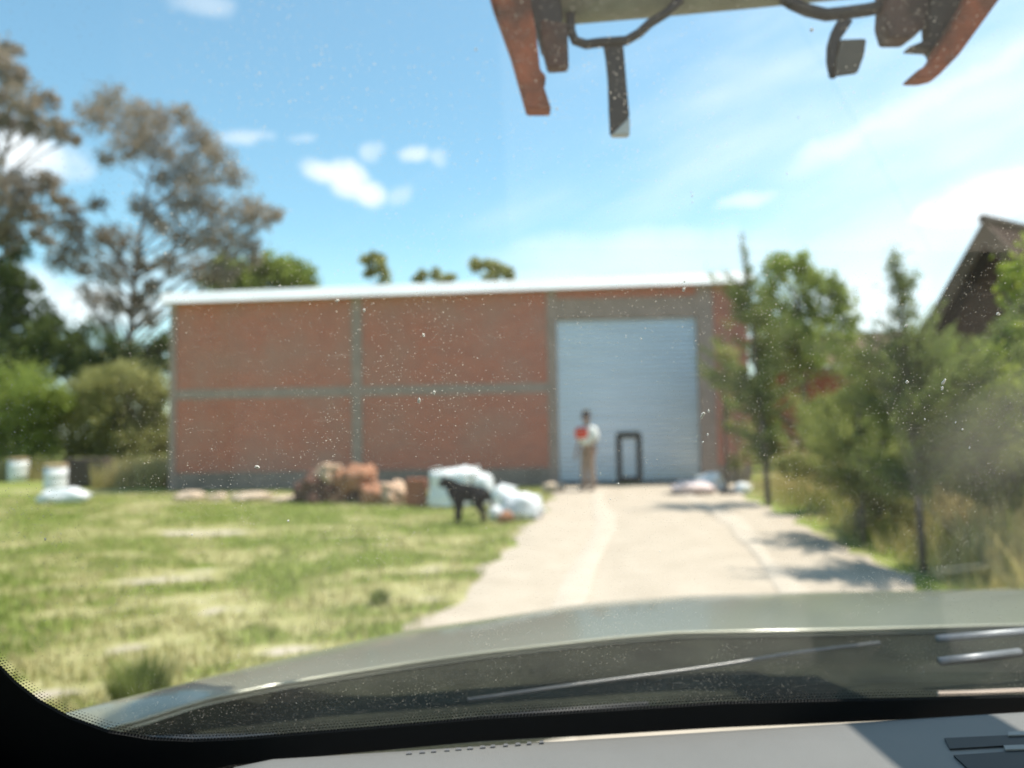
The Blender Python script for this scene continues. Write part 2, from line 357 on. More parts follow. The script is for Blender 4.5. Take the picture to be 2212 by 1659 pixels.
def tussock(px, py, n, h, r, label):
    g = G(px, py)
    a = rng.uniform(0, 2*np.pi, n); rad = r * np.sqrt(rng.uniform(0, 1, n)) * .5
    p = np.stack([np.cos(a)*rad, np.sin(a)*rad, np.full(n, -.02)], 1); hh = h * rng.uniform(.5, 1, n)
    d = np.stack([np.cos(a+1.57), np.sin(a+1.57), np.zeros(n)], 1) * .006
    t = p + np.stack([np.cos(a)*hh*.5*rad/r*2, np.sin(a)*hh*.5*rad/r*2, hh], 1)
    V = np.stack([p-d, p+d, t+d*.25, t-d*.25], 1)
    o = quads('grass_tussock', V, M_gwd); o.location = (g.x, g.y, 0)
    return tag(o, label, 'grass clump', 'grass tussocks in the field', 'stuff')
tussock(300, 1520, 420, .26, .22, 'large dark green tussock near the lower left corner, beside the hood')
tussock(820, 1300, 160, .13, .14, 'small grey green tussock in the field close to the driveway')
# ------------------------------------------------------------------ trees
def sph(n):
    v = rng.normal(size=(n, 3)); v /= np.linalg.norm(v, axis=1)[:, None]; return v
def leaf_cloud(c, rad, n, size, aspect=.45, shell=.55):
    """n leaf quads scattered in an ellipsoid"""
    d = sph(n); r = rng.uniform(shell ** 3, 1, n) ** (1/3) * (1 + .18 * rng.normal(size=n))
    p = np.array(c) + d * r[:, None] * np.array(rad)
    t = sph(n); t[:, 2] -= .4; t /= np.linalg.norm(t, axis=1)[:, None]
    s = np.cross(t, sph(n)); s /= np.linalg.norm(s, axis=1)[:, None]
    L = size * rng.uniform(.6, 1.4, n)[:, None]; Wd = L * aspect
    return np.stack([p - t*L*.5, p + s*Wd*.5, p + t*L*.5, p - s*Wd*.5], 1)
def clump_tree(name, base, clumps, Y, leafm, barkm, label, cat, lsize, dens=1.0, trunk_r=.2, group=None, fork=.35, spread=.5, squash=.85, grow=1.0, loose=1.0):
    """clumps: (px,py,rpx) measured outline; each gets its own distance within the crown"""
    bx = Vector(base); root = empty(name, bx, 0, label, cat, group)
    allq = []; tops = []
    for (px, py, r) in clumps:
        rr = r * grow / FPX * Y
        yy = Y + random.uniform(-spread, spread) * 4
        c = P(px, py, yy) - bx; rr *= yy / Y
        tops.append((c, rr))
        nsub = max(3, int(6 * dens))
        for k in range(nsub):
            dd = Vector(sph(1)[0]) * rr * random.uniform(.3, .85); dd.z *= .8
            sr = rr * random.uniform(.28, .5) * loose
            allq.append(leaf_cloud(c + dd, (sr, sr, sr * squash), int(dens * 42 * (sr / lsize / 2.2) ** 1.6) + 8, lsize, shell=.2))
        if loose > 1: allq.append(leaf_cloud(c, (rr * 1.05, rr * 1.05, rr), int(dens * 30 * (rr / lsize / 2.2) ** 1.6) + 6, lsize, shell=.1))
    V = np.concatenate(allq)
    quads('crown', V, leafm, root)
    mb = MB(); cen = sum((t[0] for t in tops), Vector()) / len(tops); topz = max(t[0].z for t in tops)
    pts = [Vector((0, 0, -.1))]; 
    for k in range(1, 6):
        f = k / 5; pts.append(Vector((cen.x * f * f + random.uniform(-.1, .1) * trunk_r * 3, cen.y * f * f, topz * .88 * f)))
    mb.tube(pts, [trunk_r * (1.25 - f * .2 * 1.0) * (1 - .15 * f) if f < 1 else trunk_r for f in (0,)] + [trunk_r * (1 - .17 * k) for k in range(1, 6)], 9)
    for (c, rr) in tops:
        z0 = max(topz * .12, min(topz * .8, c.z - (.25 + .6 * random.random()) * math.hypot(c.x - cen.x, c.y - cen.y) - rr))
        f = max(0, min(1, z0 / (topz * .88))); i = min(4, int(f * 5)); g = f * 5 - i
        s = pts[i].lerp(pts[i + 1], g); e = c; mid = s.lerp(e, .5) + Vector((random.uniform(-1, 1), random.uniform(-1, 1), random.uniform(-.3, .6))) * rr * .35
        r0 = trunk_r * (1 - .17 * f * 5) * .55 + .01
        q = [s, s.lerp(mid, .55), mid, mid.lerp(e, .6), e]
        mb.tube(q, [r0, r0 * .8, r0 * .6, r0 * .4, r0 * .18], 6)
        for k in range(4):
            dd = Vector(sph(1)[0]) * rr * .8; mb.tube([mid.lerp(e, .5), e.lerp(e + dd, .5), e + dd], [r0 * .3, r0 * .2, r0 * .08], 5, cap=False)
    mb.build('trunk', barkm, root, smooth=True)
    return root
# big gum tree, 32 m away
gum = [(232,215,38),(200,255,32),(262,262,40),(305,250,34),(345,262,30),(395,248,22),(415,285,30),(450,320,28),(330,310,40),(262,320,34),(225,340,22),(380,330,38),(430,372,36),(480,345,34),
       (510,385,26),(360,390,34),(410,430,42),(460,450,46),(520,455,38),(560,470,30),(595,465,18),(300,440,24),(345,480,30),(395,510,36),(450,520,36),(500,520,34),(540,525,22),(375,570,30),(430,580,32),(480,590,30),
       (260,520,34),(215,510,26),(170,530,30),(130,560,28),(200,580,32),(250,590,30),(160,490,24),(125,480,26),(300,570,22),(340,620,24),(300,650,22),(240,650,28),(190,640,26),(150,450,22),(210,440,20),(330,690,20),(230,700,24),(380,440,26),(545,560,24)]
gb = G(268, 978); gb = P(268, 985, 34); gb.z = 0
clump_tree('gum_tree', gb, gum, 34, M_euc, M_paleb, 'tall thin crowned gum tree with sky showing through, left of the brick shed', 'tree', .20, 1.1, .20, spread=.45, grow=1.25, loose=1.45, squash=1.0)
gum2 = [(15,105,28),(0,150,34),(38,165,26),(10,215,36),(60,225,34),(100,215,24),(35,270,34),(90,275,30),(130,275,28),(150,300,18),(-20,260,40),(-30,120,40),(0,400,42),(50,405,36),(100,395,32),(30,450,38),(80,460,30),(-40,440,50),(-60,330,50),(130,430,20),(20,500,30),(90,510,24)]
b2 = P(-90, 985, 30); b2.z = 0
clump_tree('gum_tree', b2, gum2, 30, M_euc, M_paleb, 'brown green gum tree at the left edge, its crown reaching highest in the photo', 'tree', .22, 1.4, .24, spread=.35, grow=1.2, loose=1.2, squash=1.0)
ev = [(0,500,34),(30,535,34),(10,580,40),(50,610,34),(20,650,44),(70,665,36),(-30,620,60),(100,700,34),(30,710,44),(-20,700,50)]
b3 = P(-15, 985, 31); b3.z = 0
clump_tree('evergreen_tree', b3, ev, 31, M_dark, M_bark, 'dark evergreen tree under the gum trees at the left edge', 'tree', .24, 1.8, .22, spread=.2, grow=1.2)
hedge = [(120,735,44),(170,745,46),(60,745,44),(0,760,50),(230,750,28),(120,790,40),(30,800,46),(190,790,36),(330,760,26),(290,775,30),(345,800,36),(290,810,40),(240,800,40),(350,740,24)]
b4 = P(150, 985, 30); b4.z = 0
clump_tree('broadleaf_tree', b4, hedge, 30, M_dark, M_bark, 'low dark green tree behind the round olive bush', 'tree', .22, 1.8, .16, spread=.12, grow=1.35, loose=1.2)
bush1 = [(30,830,60),(85,850,50),(0,880,60),(60,900,60),(110,920,44),(20,950,54),(80,965,44),(-40,900,70),(120,870,36)]
b5 = P(40, 985, 26); b5.z = 0
clump_tree('bush', b5, bush1, 26, M_green, M_bark, 'large mid green bush at the left edge behind the white drums', 'bush', .17, 1.9, .1, spread=.12, grow=1.15, loose=1.2)
bush2 = [(190,850,50),(240,830,50),(300,825,48),(340,850,40),(170,900,50),(230,900,60),(290,900,60),(340,910,40),(180,960,44),(240,965,50),(300,955,50),(350,960,36)]
b6 = P(255, 985, 27); b6.z = 0
clump_tree('bush', b6, bush2, 27, M_olive, M_bark, 'rounded olive green bush against the left end of the brick shed', 'bush', .16, 2.1, .1, spread=.12, grow=1.1, loose=1.25)
t7 = [(500,575,34),(540,600,34),(590,580,34),(630,590,36),(660,605,26),(470,600,34),(560,620,30),(620,625,30)]
b7 = P(570, 985, 38); b7.z = 0
clump_tree('broadleaf_tree', b7, t7, 38, M_green, M_bark, 'bright green tree showing over the left part of the shed roof', 'tree', .26, 2.2, .2, spread=.15, grow=1.3, loose=1.2)
for (cl, Yd, lab) in (([(800,562,17),(825,575,19),(798,590,14),(828,597,16),(812,555,14)], 46, 'small round dark tree top standing alone above the middle of the shed roof'),
                      ([(918,597,14),(945,592,16),(968,600,14),(900,603,10)], 46, 'lowest tree top barely showing over the shed roof'),
                      ([(1030,568,15),(1052,574,17),(1075,582,18),(1098,595,14),(1060,597,14),(1028,580,9)], 44, 'slanting tree top above the shed roof, left of the steel shutter')):
    bb = P(cl[1][0], 985, Yd); bb.z = 0
    clump_tree('broadleaf_tree', bb, cl, Yd, M_euc if False else M_olive, M_bark, lab, 'tree', .26, 2.0, .15, spread=.1, grow=1.35)
t8 = [(1690,590,40),(1730,575,30),(1745,610,36),(1670,640,36),(1720,660,40),(1790,620,30),(1820,650,30),(1780,680,40),(1830,700,26),(1700,710,40),(1750,730,44),(1660,700,30),(1810,735,34),(1740,780,40),(1690,780,40),(1640,690,36),(1645,760,38),(1640,840,40),(1650,910,40)]
b8 = P(1740, 985, 24); b8.z = 0
clump_tree('broadleaf_tree', b8, t8, 24, M_green, M_bark, 'round bright green tree right of the shed, behind the saplings', 'tree', .18, 1.5, .16, spread=.2, grow=1.2, loose=1.2)
# yellow green tree at the right edge, in front of the gabled house
t9 = [(2195,600,36),(2215,660,44),(2240,560,60),(2180,730,44),(2130,760,34),(2220,780,60),(2150,820,50),(2090,840,40),(2200,860,60),(2110,900,40),(2260,880,60)]
b9 = P(2330, 1200, 7.6); b9.z = 0
clump_tree('broadleaf_tree', b9, t9, 7.6, M_bright, M_bark, 'yellow green leafy tree at the right edge in front of the gabled house', 'tree', .09, 1.4, .07, spread=.12, grow=1.15, loose=1.2)

def sapling(name, base_px, top_px, prof, nb, leafm, label, density=1.0, droop=.15, lean=0, group='young conifers along the driveway', ns=26):
    """feathery young conifer: prof = list of (fraction of height, radius in m)"""
    b = G(*base_px); root = empty(name, b, 0, label, 'tree', group)
    top = P(top_px[0], top_px[1], b.y) - b; H = top.z
    pts = [Vector((0, 0, -.05)), Vector((top.x * .15, .0, H * .25)), Vector((top.x * .4, .05, H * .5)), Vector((top.x * .75, 0, H * .8)), top]
    mb = MB(); r = .012 * H; mb.tube(pts, [r, r * .8, r * .6, r * .3, .004], 8)
    def spine(f):
        f = max(0, min(.9999, f)); zs = [p.z / H for p in pts]
        for i in range(4):
            if f <= zs[i + 1]: return pts[i].lerp(pts[i + 1], max(0, (f - zs[i]) / (zs[i + 1] - zs[i])))
        return top
    A = []
    for k in range(nb):
        f = prof[0][0] + (1 - prof[0][0]) * (k + random.random()) / nb
        rad = 0
        for (f0, r0), (f1, r1) in zip(prof, prof[1:]):
            if f0 <= f <= f1: rad = r0 + (r1 - r0) * (f - f0) / (f1 - f0)
        if rad < .02: rad = .02
        an = random.uniform(0, 2 * math.pi); s = spine(f)
        rad *= random.uniform(.45, 1.25) * max(.25, 1 + 1.5 * noise.noise(Vector((math.cos(an) * 1.2 + base_px[0], math.sin(an) * 1.2, f * 7))))
        if noise.noise(Vector((base_px[0] * .7, math.cos(an), f * 9 + 4))) < -.22: continue
        e = s + Vector((math.cos(an) * rad, math.sin(an) * rad, rad * random.uniform(.15, .75)))
        m = s.lerp(e, .5) + Vector((0, 0, -droop * rad))
        mb.tube([s, m, e], [.010, .007, .003], 4, cap=False)
        # needles sprout along the branch
        n = int(ns * density * (.35 + rad * 6.6)); t = rng.uniform(.1, 1.08, n)[:, None]
        s_, m_, e_ = np.array(s), np.array(m), np.array(e)
        p = (1 - t) ** 2 * s_ + 2 * t * (1 - t) * m_ + t ** 2 * e_ + rng.normal(size=(n, 3)) * .035
        d = (e_ - s_) / (np.linalg.norm(e_ - s_) + 1e-6) + rng.normal(size=(n, 3)) * .65 + np.array([0, 0, .25]); d /= np.linalg.norm(d, axis=1)[:, None]
        w = np.cross(d, sph(n)); w /= np.linalg.norm(w, axis=1)[:, None]
        L = rng.uniform(.05, .13, n)[:, None] * (.3 + .7 * min(1, rad / .3)); wd = .008
        A.append(np.stack([p - w*wd, p + w*wd, p + d*L + w*wd*.4, p + d*L - w*wd*.4], 1))
    quads('crown', np.concatenate(A), leafm, root); mb.build('trunk', M_bark, root, smooth=True)
    return root
sapling('conifer_sapling', (1660, 1090), (1603, 508), [(.14, .2), (.25, .5), (.45, .62), (.62, .55), (.74, .5), (.81, .22), (.9, .08), (1, .02)], 230, M_needled, 'tall feathery conifer sapling beside the right end of the shed, its tip above the roof')
sapling('conifer_sapling', (1865, 1170), (1850, 760), [(.22, .3), (.4, .55), (.65, .5), (.85, .3), (1, .05)], 130, M_needle, 'shorter conifer sapling standing second along the driveway edge')
sapling('conifer_sapling', (1995, 1230), (1932, 545), [(.22, .3), (.38, .7), (.55, .62), (.66, .42), (.73, .17), (.84, .12), (.93, .05), (1, .01)], 200, M_needled, 'nearest conifer sapling, its thin tip standing against the sky beside the gabled house')
sapling('conifer_sapling', (2150, 1180), (2120, 800), [(.2, .3), (.4, .7), (.7, .6), (1, .1)], 120, M_needle, 'bushy conifer sapling at the right below the gabled house')
sapling('conifer_sapling', (1570, 1062), (1562, 690), [(.35, .2), (.55, .5), (.75, .45), (1, .08)], 38, M_needle, 'thin light green sapling against the right column of the shutter')
def shrub(px, py, Y, clumps, m, label, ls=.07, dens=1.9):
    b = P(px, py, Y); b.z = 0
    return clump_tree('shrub', b, clumps, Y, m, M_bark, label, 'shrub', ls, dens, .02, 'shrubs behind the saplings', spread=.08, grow=1.15, loose=1.2)
shrub(1790, 1050, 12.5, [(1770,900,50),(1830,880,50),(1880,860,50),(1800,960,46),(1860,950,50),(1900,920,44)], M_needle, 'green shrub between the first and second conifer saplings')
shrub(1960, 1080, 10.5, [(1930,820,50),(1970,870,60),(2030,860,60),(1940,930,50),(2010,960,60),(1980,1010,46),(1950,770,40),(2020,780,50)], M_green, 'dense green shrub behind the nearest conifer sapling')
shrub(2140, 1080, 8.6, [(2100,960,50),(2160,950,56),(2210,990,60),(2120,1030,50),(2190,1050,50)], M_needle, 'dull green shrub at the right edge below the yellow green tree')
shrub(1850, 1110, 9.6, [(1765,1010,34),(1820,1035,40),(1890,1045,40),(1945,1075,40),(1710,1000,28),(1880,1090,30)], M_olive, 'low olive shrub at the foot of the conifer saplings, nearest the driveway')
shrub(1590, 1040, 16.5, [(1590,800,26),(1570,760,22),(1610,850,26),(1600,930,26),(1625,980,28),(1585,1000,20)], M_olive, 'thin yellowish shrub at the right corner of the shed', .08, 1.3)

# ------------------------------------------------------------------ brick shed
WL = G(365, 1058); WR = G(1625, 1041)
wx = (WR - WL); wx.z = 0; wlen = wx.length; wx.normalize(); wn = Vector((wx.y, -wx.x, 0))     # wn faces the camera
shed = empty('brick_shed', (WL.x, WL.y, 0), math.atan2(wx.y, wx.x), 'long red brick shed with concrete frame, white roof edge and a big steel shutter', 'shed')
def Wp(px, py):
    d = ray(px, py); o = Vector((0, 0, CAM_H)); t = (WL - o).dot(wn) / d.dot(wn); p = o + d * t
    return (p - WL).dot(wx), p.z
zl = Wp(365, 657)[1]; zr = Wp(1600, 612)[1]; sr = Wp(1600, 612)[0]
topz = lambda s: zl + (zr - zl) * s / sr
c1a, c1b = Wp(760, 850)[0], Wp(783, 850)[0]
c2a, c2b = Wp(1184, 850)[0], Wp(1207, 900)[0]
d0, d1 = Wp(1205, 850)[0], Wp(1510, 850)[0]; c2b = d0
c3a, c3b = d1, Wp(1545, 850)[0]
doorz = Wp(1350, 687)[1]; linz = Wp(1350, 642)[1]
m0, m1 = Wp(570, 860)[1], Wp(570, 838)[1]
pl = .42; col0 = .17
DP = 9.0
def wallpoly(s0, s1, z0, z1, name, m, proud=0, thick=.2, top=False):
    mb = MB(); za, zb = (topz(s0), topz(s1)) if top else (z1, z1)
    mb.prism([(s0, -proud, z0), (s1, -proud, z0), (s1, -proud, zb), (s0, -proud, za)], (0, thick, 0))
    return mb.build(name, m, shed)
for (a, b) in ((col0, c1a), (c1b, c2a)):
    wallpoly(a, b, pl, m0, 'brick_panel', M_brick); wallpoly(a, b, m1, 0, 'brick_panel', M_brick, top=True)
    wallpoly(a, b, m0, m1, 'beam', M_conc, proud=.012)
    wallpoly(a, b, -.1, pl, 'plinth', M_plinth, proud=.02)
wallpoly(d0, c3a, linz, 0, 'brick_panel', M_brick, top=True)
wallpoly(d0, c3a, doorz, linz, 'lintel', M_conc, proud=.014)
wallpoly(c3b, wlen, pl, 2.4, 'brick_panel', M_brick); wallpoly(c3b, wlen, 2.62, linz, 'brick_panel', M_brick); wallpoly(c3b, wlen, 2.4, 2.62, 'beam', M_conc, .012)
wallpoly(c3b, wlen, linz, 0, 'brick_panel', M_brick, top=True); wallpoly(c3b, wlen, -.1, pl, 'plinth', M_plinth, .02)
for (a, b) in ((0, col0), (c1a, c1b), (c2a, c2b), (c3a, c3b)): wallpoly(a, b, -.1, 0, 'column', M_conc, proud=.03, thick=.26, top=True)
# side and back walls
MB().box(.0, .2, .24, DP, -.1, zl - .02).build('side_wall', M_brick, shed)
MB().box(wlen - .2, wlen, .22, DP, -.1, zr - .02).build('side_wall', M_brick, shed)
MB().box(.2, wlen - .2, DP - .2, DP, -.1, zl - .02).build('back_wall', M_brick, shed)
# roof with a sloped metal edge on the front and left
mb = MB()
sl0, sl1 = -.16, wlen + .15
def rf(s, y, dz): return (s, y, topz(max(0, s)) + dz)
prof = [(-.30, -.02), (-.12, .27), (DP + .2, .55), (DP + .2, .45), (-.1, .0)]
n = len(prof)
vs = [rf(sl0, y, dz) for y, dz in prof] + [rf(sl1, y, dz) for y, dz in prof]
mb.add(vs, [tuple(range(n)), tuple(range(n, 2*n))[::-1]] + [(i, (i+1) % n, (i+1) % n + n, i + n) for i in range(n)])
mb.build('roof', M_whitemetal, shed)
# corrugated roller shutter
M_shut = bpy.data.materials.new('galvanised shutter'); M_shut.use_nodes = True
def _shut():
    nt = M_shut.node_tree; N = nt.nodes; L = nt.links; b = N['Principled BSDF']
    b.inputs['Metallic'].default_value = .85; tc = N.new('ShaderNodeTexCoord')
    mp = N.new('ShaderNodeMapping'); mp.inputs['Scale'].default_value = (.5, 1, 9); L.new(tc.outputs['Object'], mp.inputs[0]); n = N.new('ShaderNodeTexNoise'); n.inputs['Scale'].default_value = 1.0; n.inputs['Detail'].default_value = 4; L.new(mp.outputs[0], n.inputs['Vector'])
    mx = N.new('ShaderNodeMix'); mx.data_type = 'RGBA'; mx.inputs[6].default_value = (.64, .70, .78, 1); mx.inputs[7].default_value = (.40, .45, .52, 1); L.new(n.outputs[0], mx.inputs[0]); L.new(mx.outputs[2], b.inputs['Base Color'])
    mr = N.new('ShaderNodeMapRange'); mr.inputs[3].default_value = .28; mr.inputs[4].default_value = .5; L.new(n.outputs[0], mr.inputs[0]); L.new(mr.outputs[0], b.inputs['Roughness'])
_shut()
def corr(s0, s1, z0, z1, y, name, parent, pitch=.115, amp=.02):
    nn = int((z1 - z0) / (pitch / 6)); vs = []
    for k in range(nn + 1):
        z = z0 + (z1 - z0) * k / nn; ph = (z / pitch) % 1
        yy = y - amp * (abs(math.sin(math.pi * ph)) ** .7)
        vs += [(s0, yy, z), (s1, yy, z)]
    fs = [(2*k, 2*k+1, 2*k+3, 2*k+2) for k in range(nn)]
    return MB().add(vs, fs).build(name, M_shut, parent, smooth=True)
shutter = corr(d0 - .02, d1 + .02, .04, doorz + .05, .12, 'shutter', shed)
MB().box(d0, d1, .085, .14, -.02, .075).build('bottom_rail', M_black, shutter)
w0, w1 = Wp(1332, 990)[0], Wp(1388, 990)[0]; wz0, wz1 = .06, Wp(1360, 934)[1]
wk = MB(); t = .14
def rrect(a, b, z0, z1, r, k=5):
    pts = []
    for cx, cz, a0 in ((b - r, z0 + r, -90), (b - r, z1 - r, 0), (a + r, z1 - r, 90), (a + r, z0 + r, 180)):
        for i in range(k + 1):
            an = R(a0 + 90 * i / k); pts.append((cx + r * math.cos(an), cz + r * math.sin(an)))
    return pts
o_ = rrect(w0, w1, wz0, wz1, .09); i_ = rrect(w0 + t, w1 - t, wz0 + t * .8, wz1 - t, .03); n = len(o_)
vs = [(x, .06, z) for x, z in o_] + [(x, .06, z) for x, z in i_] + [(x, .11, z) for x, z in o_] + [(x, .11, z) for x, z in i_]
fs = []
for i in range(n):
    j = (i + 1) % n
    fs += [(i, j, n + j, n + i), (2*n + i, 3*n + i, 3*n + j, 2*n + j), (i, 2*n + i, 2*n + j, j), (n + i, n + j, 3*n + j, 3*n + i)]
wdoor = wk.add(vs, fs).build('wicket_door', M_black, shed)
MB().box(w0 + .02, w0 + .10, .035, .06, .62, .74).build('lock', M_black, wdoor, bevel=.005)
wdoor['label'] = 'black framed wicket door low in the shutter'

# ------------------------------------------------------------------ houses on the right
M_rooftile = mat('dark roof tiles', (.05, .03, .022), .95, spec=.1, var=(.035, .022, .018), scale=4, bump=.5, bscale=12)
M_wood = mat('brown rafters', (.11, .06, .035), .7, var=(.06, .035, .02), scale=6)
ap = P(2128, 478, 11); rd = Vector((.862, .507, 0)); pd = Vector((.507, -.862, 0))
gh = empty('gabled_house', (ap.x, ap.y, 0), math.atan2(rd.y, rd.x), 'dark brown steep gabled house rising above the trees at the right edge', 'house')
zA = ap.z; hw = 2.05; ez = zA - 3.0; LN = 9
# local x = ridge direction, local y = to the back (-pd)
mb = MB(); mb.prism([(.45, -hw, -.1), (.45, hw, -.1), (.45, hw, ez + .02), (.45, 0, zA - .16), (.45, -hw, ez + .02)], (.22, 0, 0)); mb.build('wall', M_darkbrick, gh)
for sy in (-1, 1): MB().box(.68, LN, min(sy * hw, sy * (hw - .2)), max(sy * hw, sy * (hw - .2)), -.1, ez - .1).build('wall', M_darkbrick, gh)
for sy in (-1, 1):
    y1 = sy * (hw + .35); z1 = zA - 3.0 * (hw + .35) / hw
    MB().prism([(0, 0, zA), (0, y1, z1), (0, y1, z1 - .16), (0, 0, zA - .24)], (LN + .5, 0, 0)).build('roof', M_rooftile, gh)
    MB().prism([(-.05, 0, zA + .015), (-.05, y1 * 1.01, z1 - .0), (-.05, y1 * 1.01, z1 - .25), (-.05, 0, zA - .34)], (.045, 0, 0)).build('barge_board', M_wood, gh)
MB().tube([(-.06, 0, zA + .03), (LN + .5, 0, zA + .03)], .07, 8).build('ridge_cap', mat('dark ridge tiles', (.06, .045, .04), .9), gh)
fr = MB().box(.38, .45, -.5, .5, .9, 2.0).build('window', M_wood, gh)
MB().box(.37, .379, -.42, .42, .98, 1.92).build('pane', mat('dark glass', (.02, .025, .03), .1), fr)
# low red brick house further back
q0 = P(1660, 985, 27); q1 = P(2000, 985, 26); lx = (q1 - q0); lx.z = 0; ll = lx.length
lh = empty('brick_house', (q0.x, q0.y, 0), math.atan2(lx.y, lx.x), 'low red brick house glimpsed between the saplings, right of the shed', 'house')
hz_ = P(1850, 740, 27).z; bz = P(1850, 800, 27).z
mb = MB(); mb.box(0, ll, 0, 6, -.1, bz - .12); mb.build('wall', M_brick2, lh)
MB().box(-.1, ll + .1, -.12, 6.1, bz - .12, bz + .1).build('beam', M_conc, lh)
MB().prism([(-.3, -.5, bz + .1), (ll + .3, -.5, bz + .1), (ll + .3, 3, hz_ + .5), (-.3, 3, hz_ + .5)], (0, .02, .12)).build('roof', mat('red clay roof', (.17, .08, .055), .9, var=(.10, .06, .045), scale=3), lh)
for xx in (1.0, 3.2):
    wf = MB().box(xx, xx + .9, -.03, .0, .9, 2.0).build('window', M_conc, lh)
    MB().box(xx + .06, xx + .84, -.036, -.031, .96, 1.94).build('pane', M_black, wf)

# ------------------------------------------------------------------ lumps, bags, drums
def blob_mesh(name, dims, seed, m, rough=.2, boxy=0., fold=0, sub=4, parent=None, loc=None):
    bm = bmesh.new(); bmesh.ops.create_icosphere(bm, subdivisions=sub, radius=1)
    for v in bm.verts:
        p = v.co.copy()
        if boxy:
            k = max(abs(p.x), abs(p.y), abs(p.z)); p = p.lerp(p / k, boxy)
        q = p * 1.3 + Vector((seed * 7.1, seed * 3.3, 0))
        p *= 1 + rough * noise.noise(q) + rough * .5 * noise.noise(q * 2.7) + fold * noise.noise(Vector((q.x * 5, q.y * 5, q.z * 1.5)))
        p = Vector((p.x * dims[0] / 2, p.y * dims[1] / 2, (max(p.z, -.55) + .55) / 1.55 * dims[2]))
        v.co = p
    me = bpy.data.meshes.new(name); bm.to_mesh(me); bm.free()
    o = link(name, me, m, parent, smooth=True)
    if loc is not None: o.location = loc
    return o
def on_ground(px, py, w, h, name, m, label, cat, group=None, seed=0, depth=1.0, z0=0, Yoff=0, rz=0, **k):
    """px,py = bottom centre; w,h = size in measured pixels"""
    g = G(px, py); g.y += Yoff; s = g.y / FPX
    o = blob_mesh(name, (w * s, w * s * depth, h * s), seed, m, **k); o.location = (g.x, g.y, z0); o.rotation_euler.z = rz
    return tag(o, label, cat, group)
M_chunk = mat('orange brown sandstone', (.42, .20, .11), .9, var=(.24, .105, .06), scale=6, bump=.5, bscale=20)
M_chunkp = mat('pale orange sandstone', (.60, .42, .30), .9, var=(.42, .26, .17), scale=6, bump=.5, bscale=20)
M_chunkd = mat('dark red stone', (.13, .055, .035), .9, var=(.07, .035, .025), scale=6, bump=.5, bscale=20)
M_bag = mat('white woven plastic', (.78, .79, .80), .55, var=(.66, .67, .69), scale=5, bump=.3, bscale=25)
M_bagp = mat('dirty pink white sheet', (.78, .66, .66), .7, var=(.62, .48, .45), scale=5, bump=.3)
M_tanr = mat('tan rock', (.58, .45, .34), .95, var=(.44, .34, .25), scale=4, bump=.4)
GR = 'orange brown stones piled before the brick wall'
st = [ # px, bottom py, w, h, mat, label, z-lift px
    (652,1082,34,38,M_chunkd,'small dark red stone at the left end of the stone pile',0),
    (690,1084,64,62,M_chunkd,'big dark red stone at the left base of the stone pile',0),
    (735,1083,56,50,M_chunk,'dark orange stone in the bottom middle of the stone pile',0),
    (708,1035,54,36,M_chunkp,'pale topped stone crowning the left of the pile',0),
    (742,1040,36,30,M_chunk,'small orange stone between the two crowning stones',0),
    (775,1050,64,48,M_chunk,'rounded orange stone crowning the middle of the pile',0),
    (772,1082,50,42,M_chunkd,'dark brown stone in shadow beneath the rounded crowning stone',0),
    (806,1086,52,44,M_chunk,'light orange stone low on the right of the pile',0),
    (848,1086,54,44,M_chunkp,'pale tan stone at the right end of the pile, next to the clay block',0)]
for i, (px, py, w, h, m, lab, _) in enumerate(st):
    if py < 1070:      # stands on those under it
        base = G(px, 1084); s = base.y / FPX; z0 = (1084 - py) * s * .95
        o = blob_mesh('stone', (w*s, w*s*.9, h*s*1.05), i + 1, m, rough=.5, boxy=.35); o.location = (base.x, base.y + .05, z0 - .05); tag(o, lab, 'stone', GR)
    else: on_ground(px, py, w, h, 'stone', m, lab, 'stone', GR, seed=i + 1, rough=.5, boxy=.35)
def boxthing(px, py, w, h, name, m, label, cat, dep=.8, bevel=.02, rz=.1):
    g = G(px, py); s = g.y / FPX; W, H_ = w * s, h * s
    o = MB().box(-W/2, W/2, 0, W*dep, 0, H_).build(name, m, bevel=bevel); o.location = g; o.rotation_euler.z = rz
    return tag(o, label, cat), W, H_
cb_, Wc, Hc = boxthing(898, 1092, 44, 56, 'clay_block', mat('rust red clay', (.36, .125, .065), .85, var=(.26, .09, .05), scale=5), 'rust red square clay block between the stones and the white bulk bag', 'block', rz=0)
for k in (0, 1, 2):
    MB().box(-Wc/2 - .004, Wc/2 + .004, -.006, 0.0, Hc*(.22+.25*k), Hc*(.25+.25*k)).build('rib', cb_.data.materials[0], cb_)
# bulk bag with folded tops
g = G(960, 1094); s = g.y / FPX
bb = blob_mesh('bulk_bag', (92*s, 78*s, 76*s), 3, M_bag, rough=.10, boxy=.75, fold=.05); bb.location = (g.x + 10*s, g.y + 38*s, 0); tag(bb, 'square white bulk bag standing behind the black dog', 'bag')
MB().tube([(-38*s, -30*s, 60*s), (-40*s, -32*s, 78*s), (-20*s, -32*s, 84*s), (-5*s, -30*s, 70*s)], .012, 6).build('strap', M_bag, bb)
def bag(px, py, w, h, lab, seed, z0=0, yo=0, dep=.8, m=M_bag, nm='sack', g='white bags heaped beside the driveway', rz=0, fold=.10):
    o = on_ground(px, py, w, h, nm, m, lab, 'bag', g, seed=seed, depth=dep, z0=z0, Yoff=yo, rough=.22, boxy=.25, fold=fold, rz=rz)
    t = MB().tube([(0, 0, 0), (.03, .0, .05), (.05, 0, .10)], [.05, .025, .045], 8).build('tied_neck', m, o); s = o.dimensions
    g_ = G(px, py).y / FPX; t.location = (w * g_ * .36, 0, h * g_ * .66)
    return o
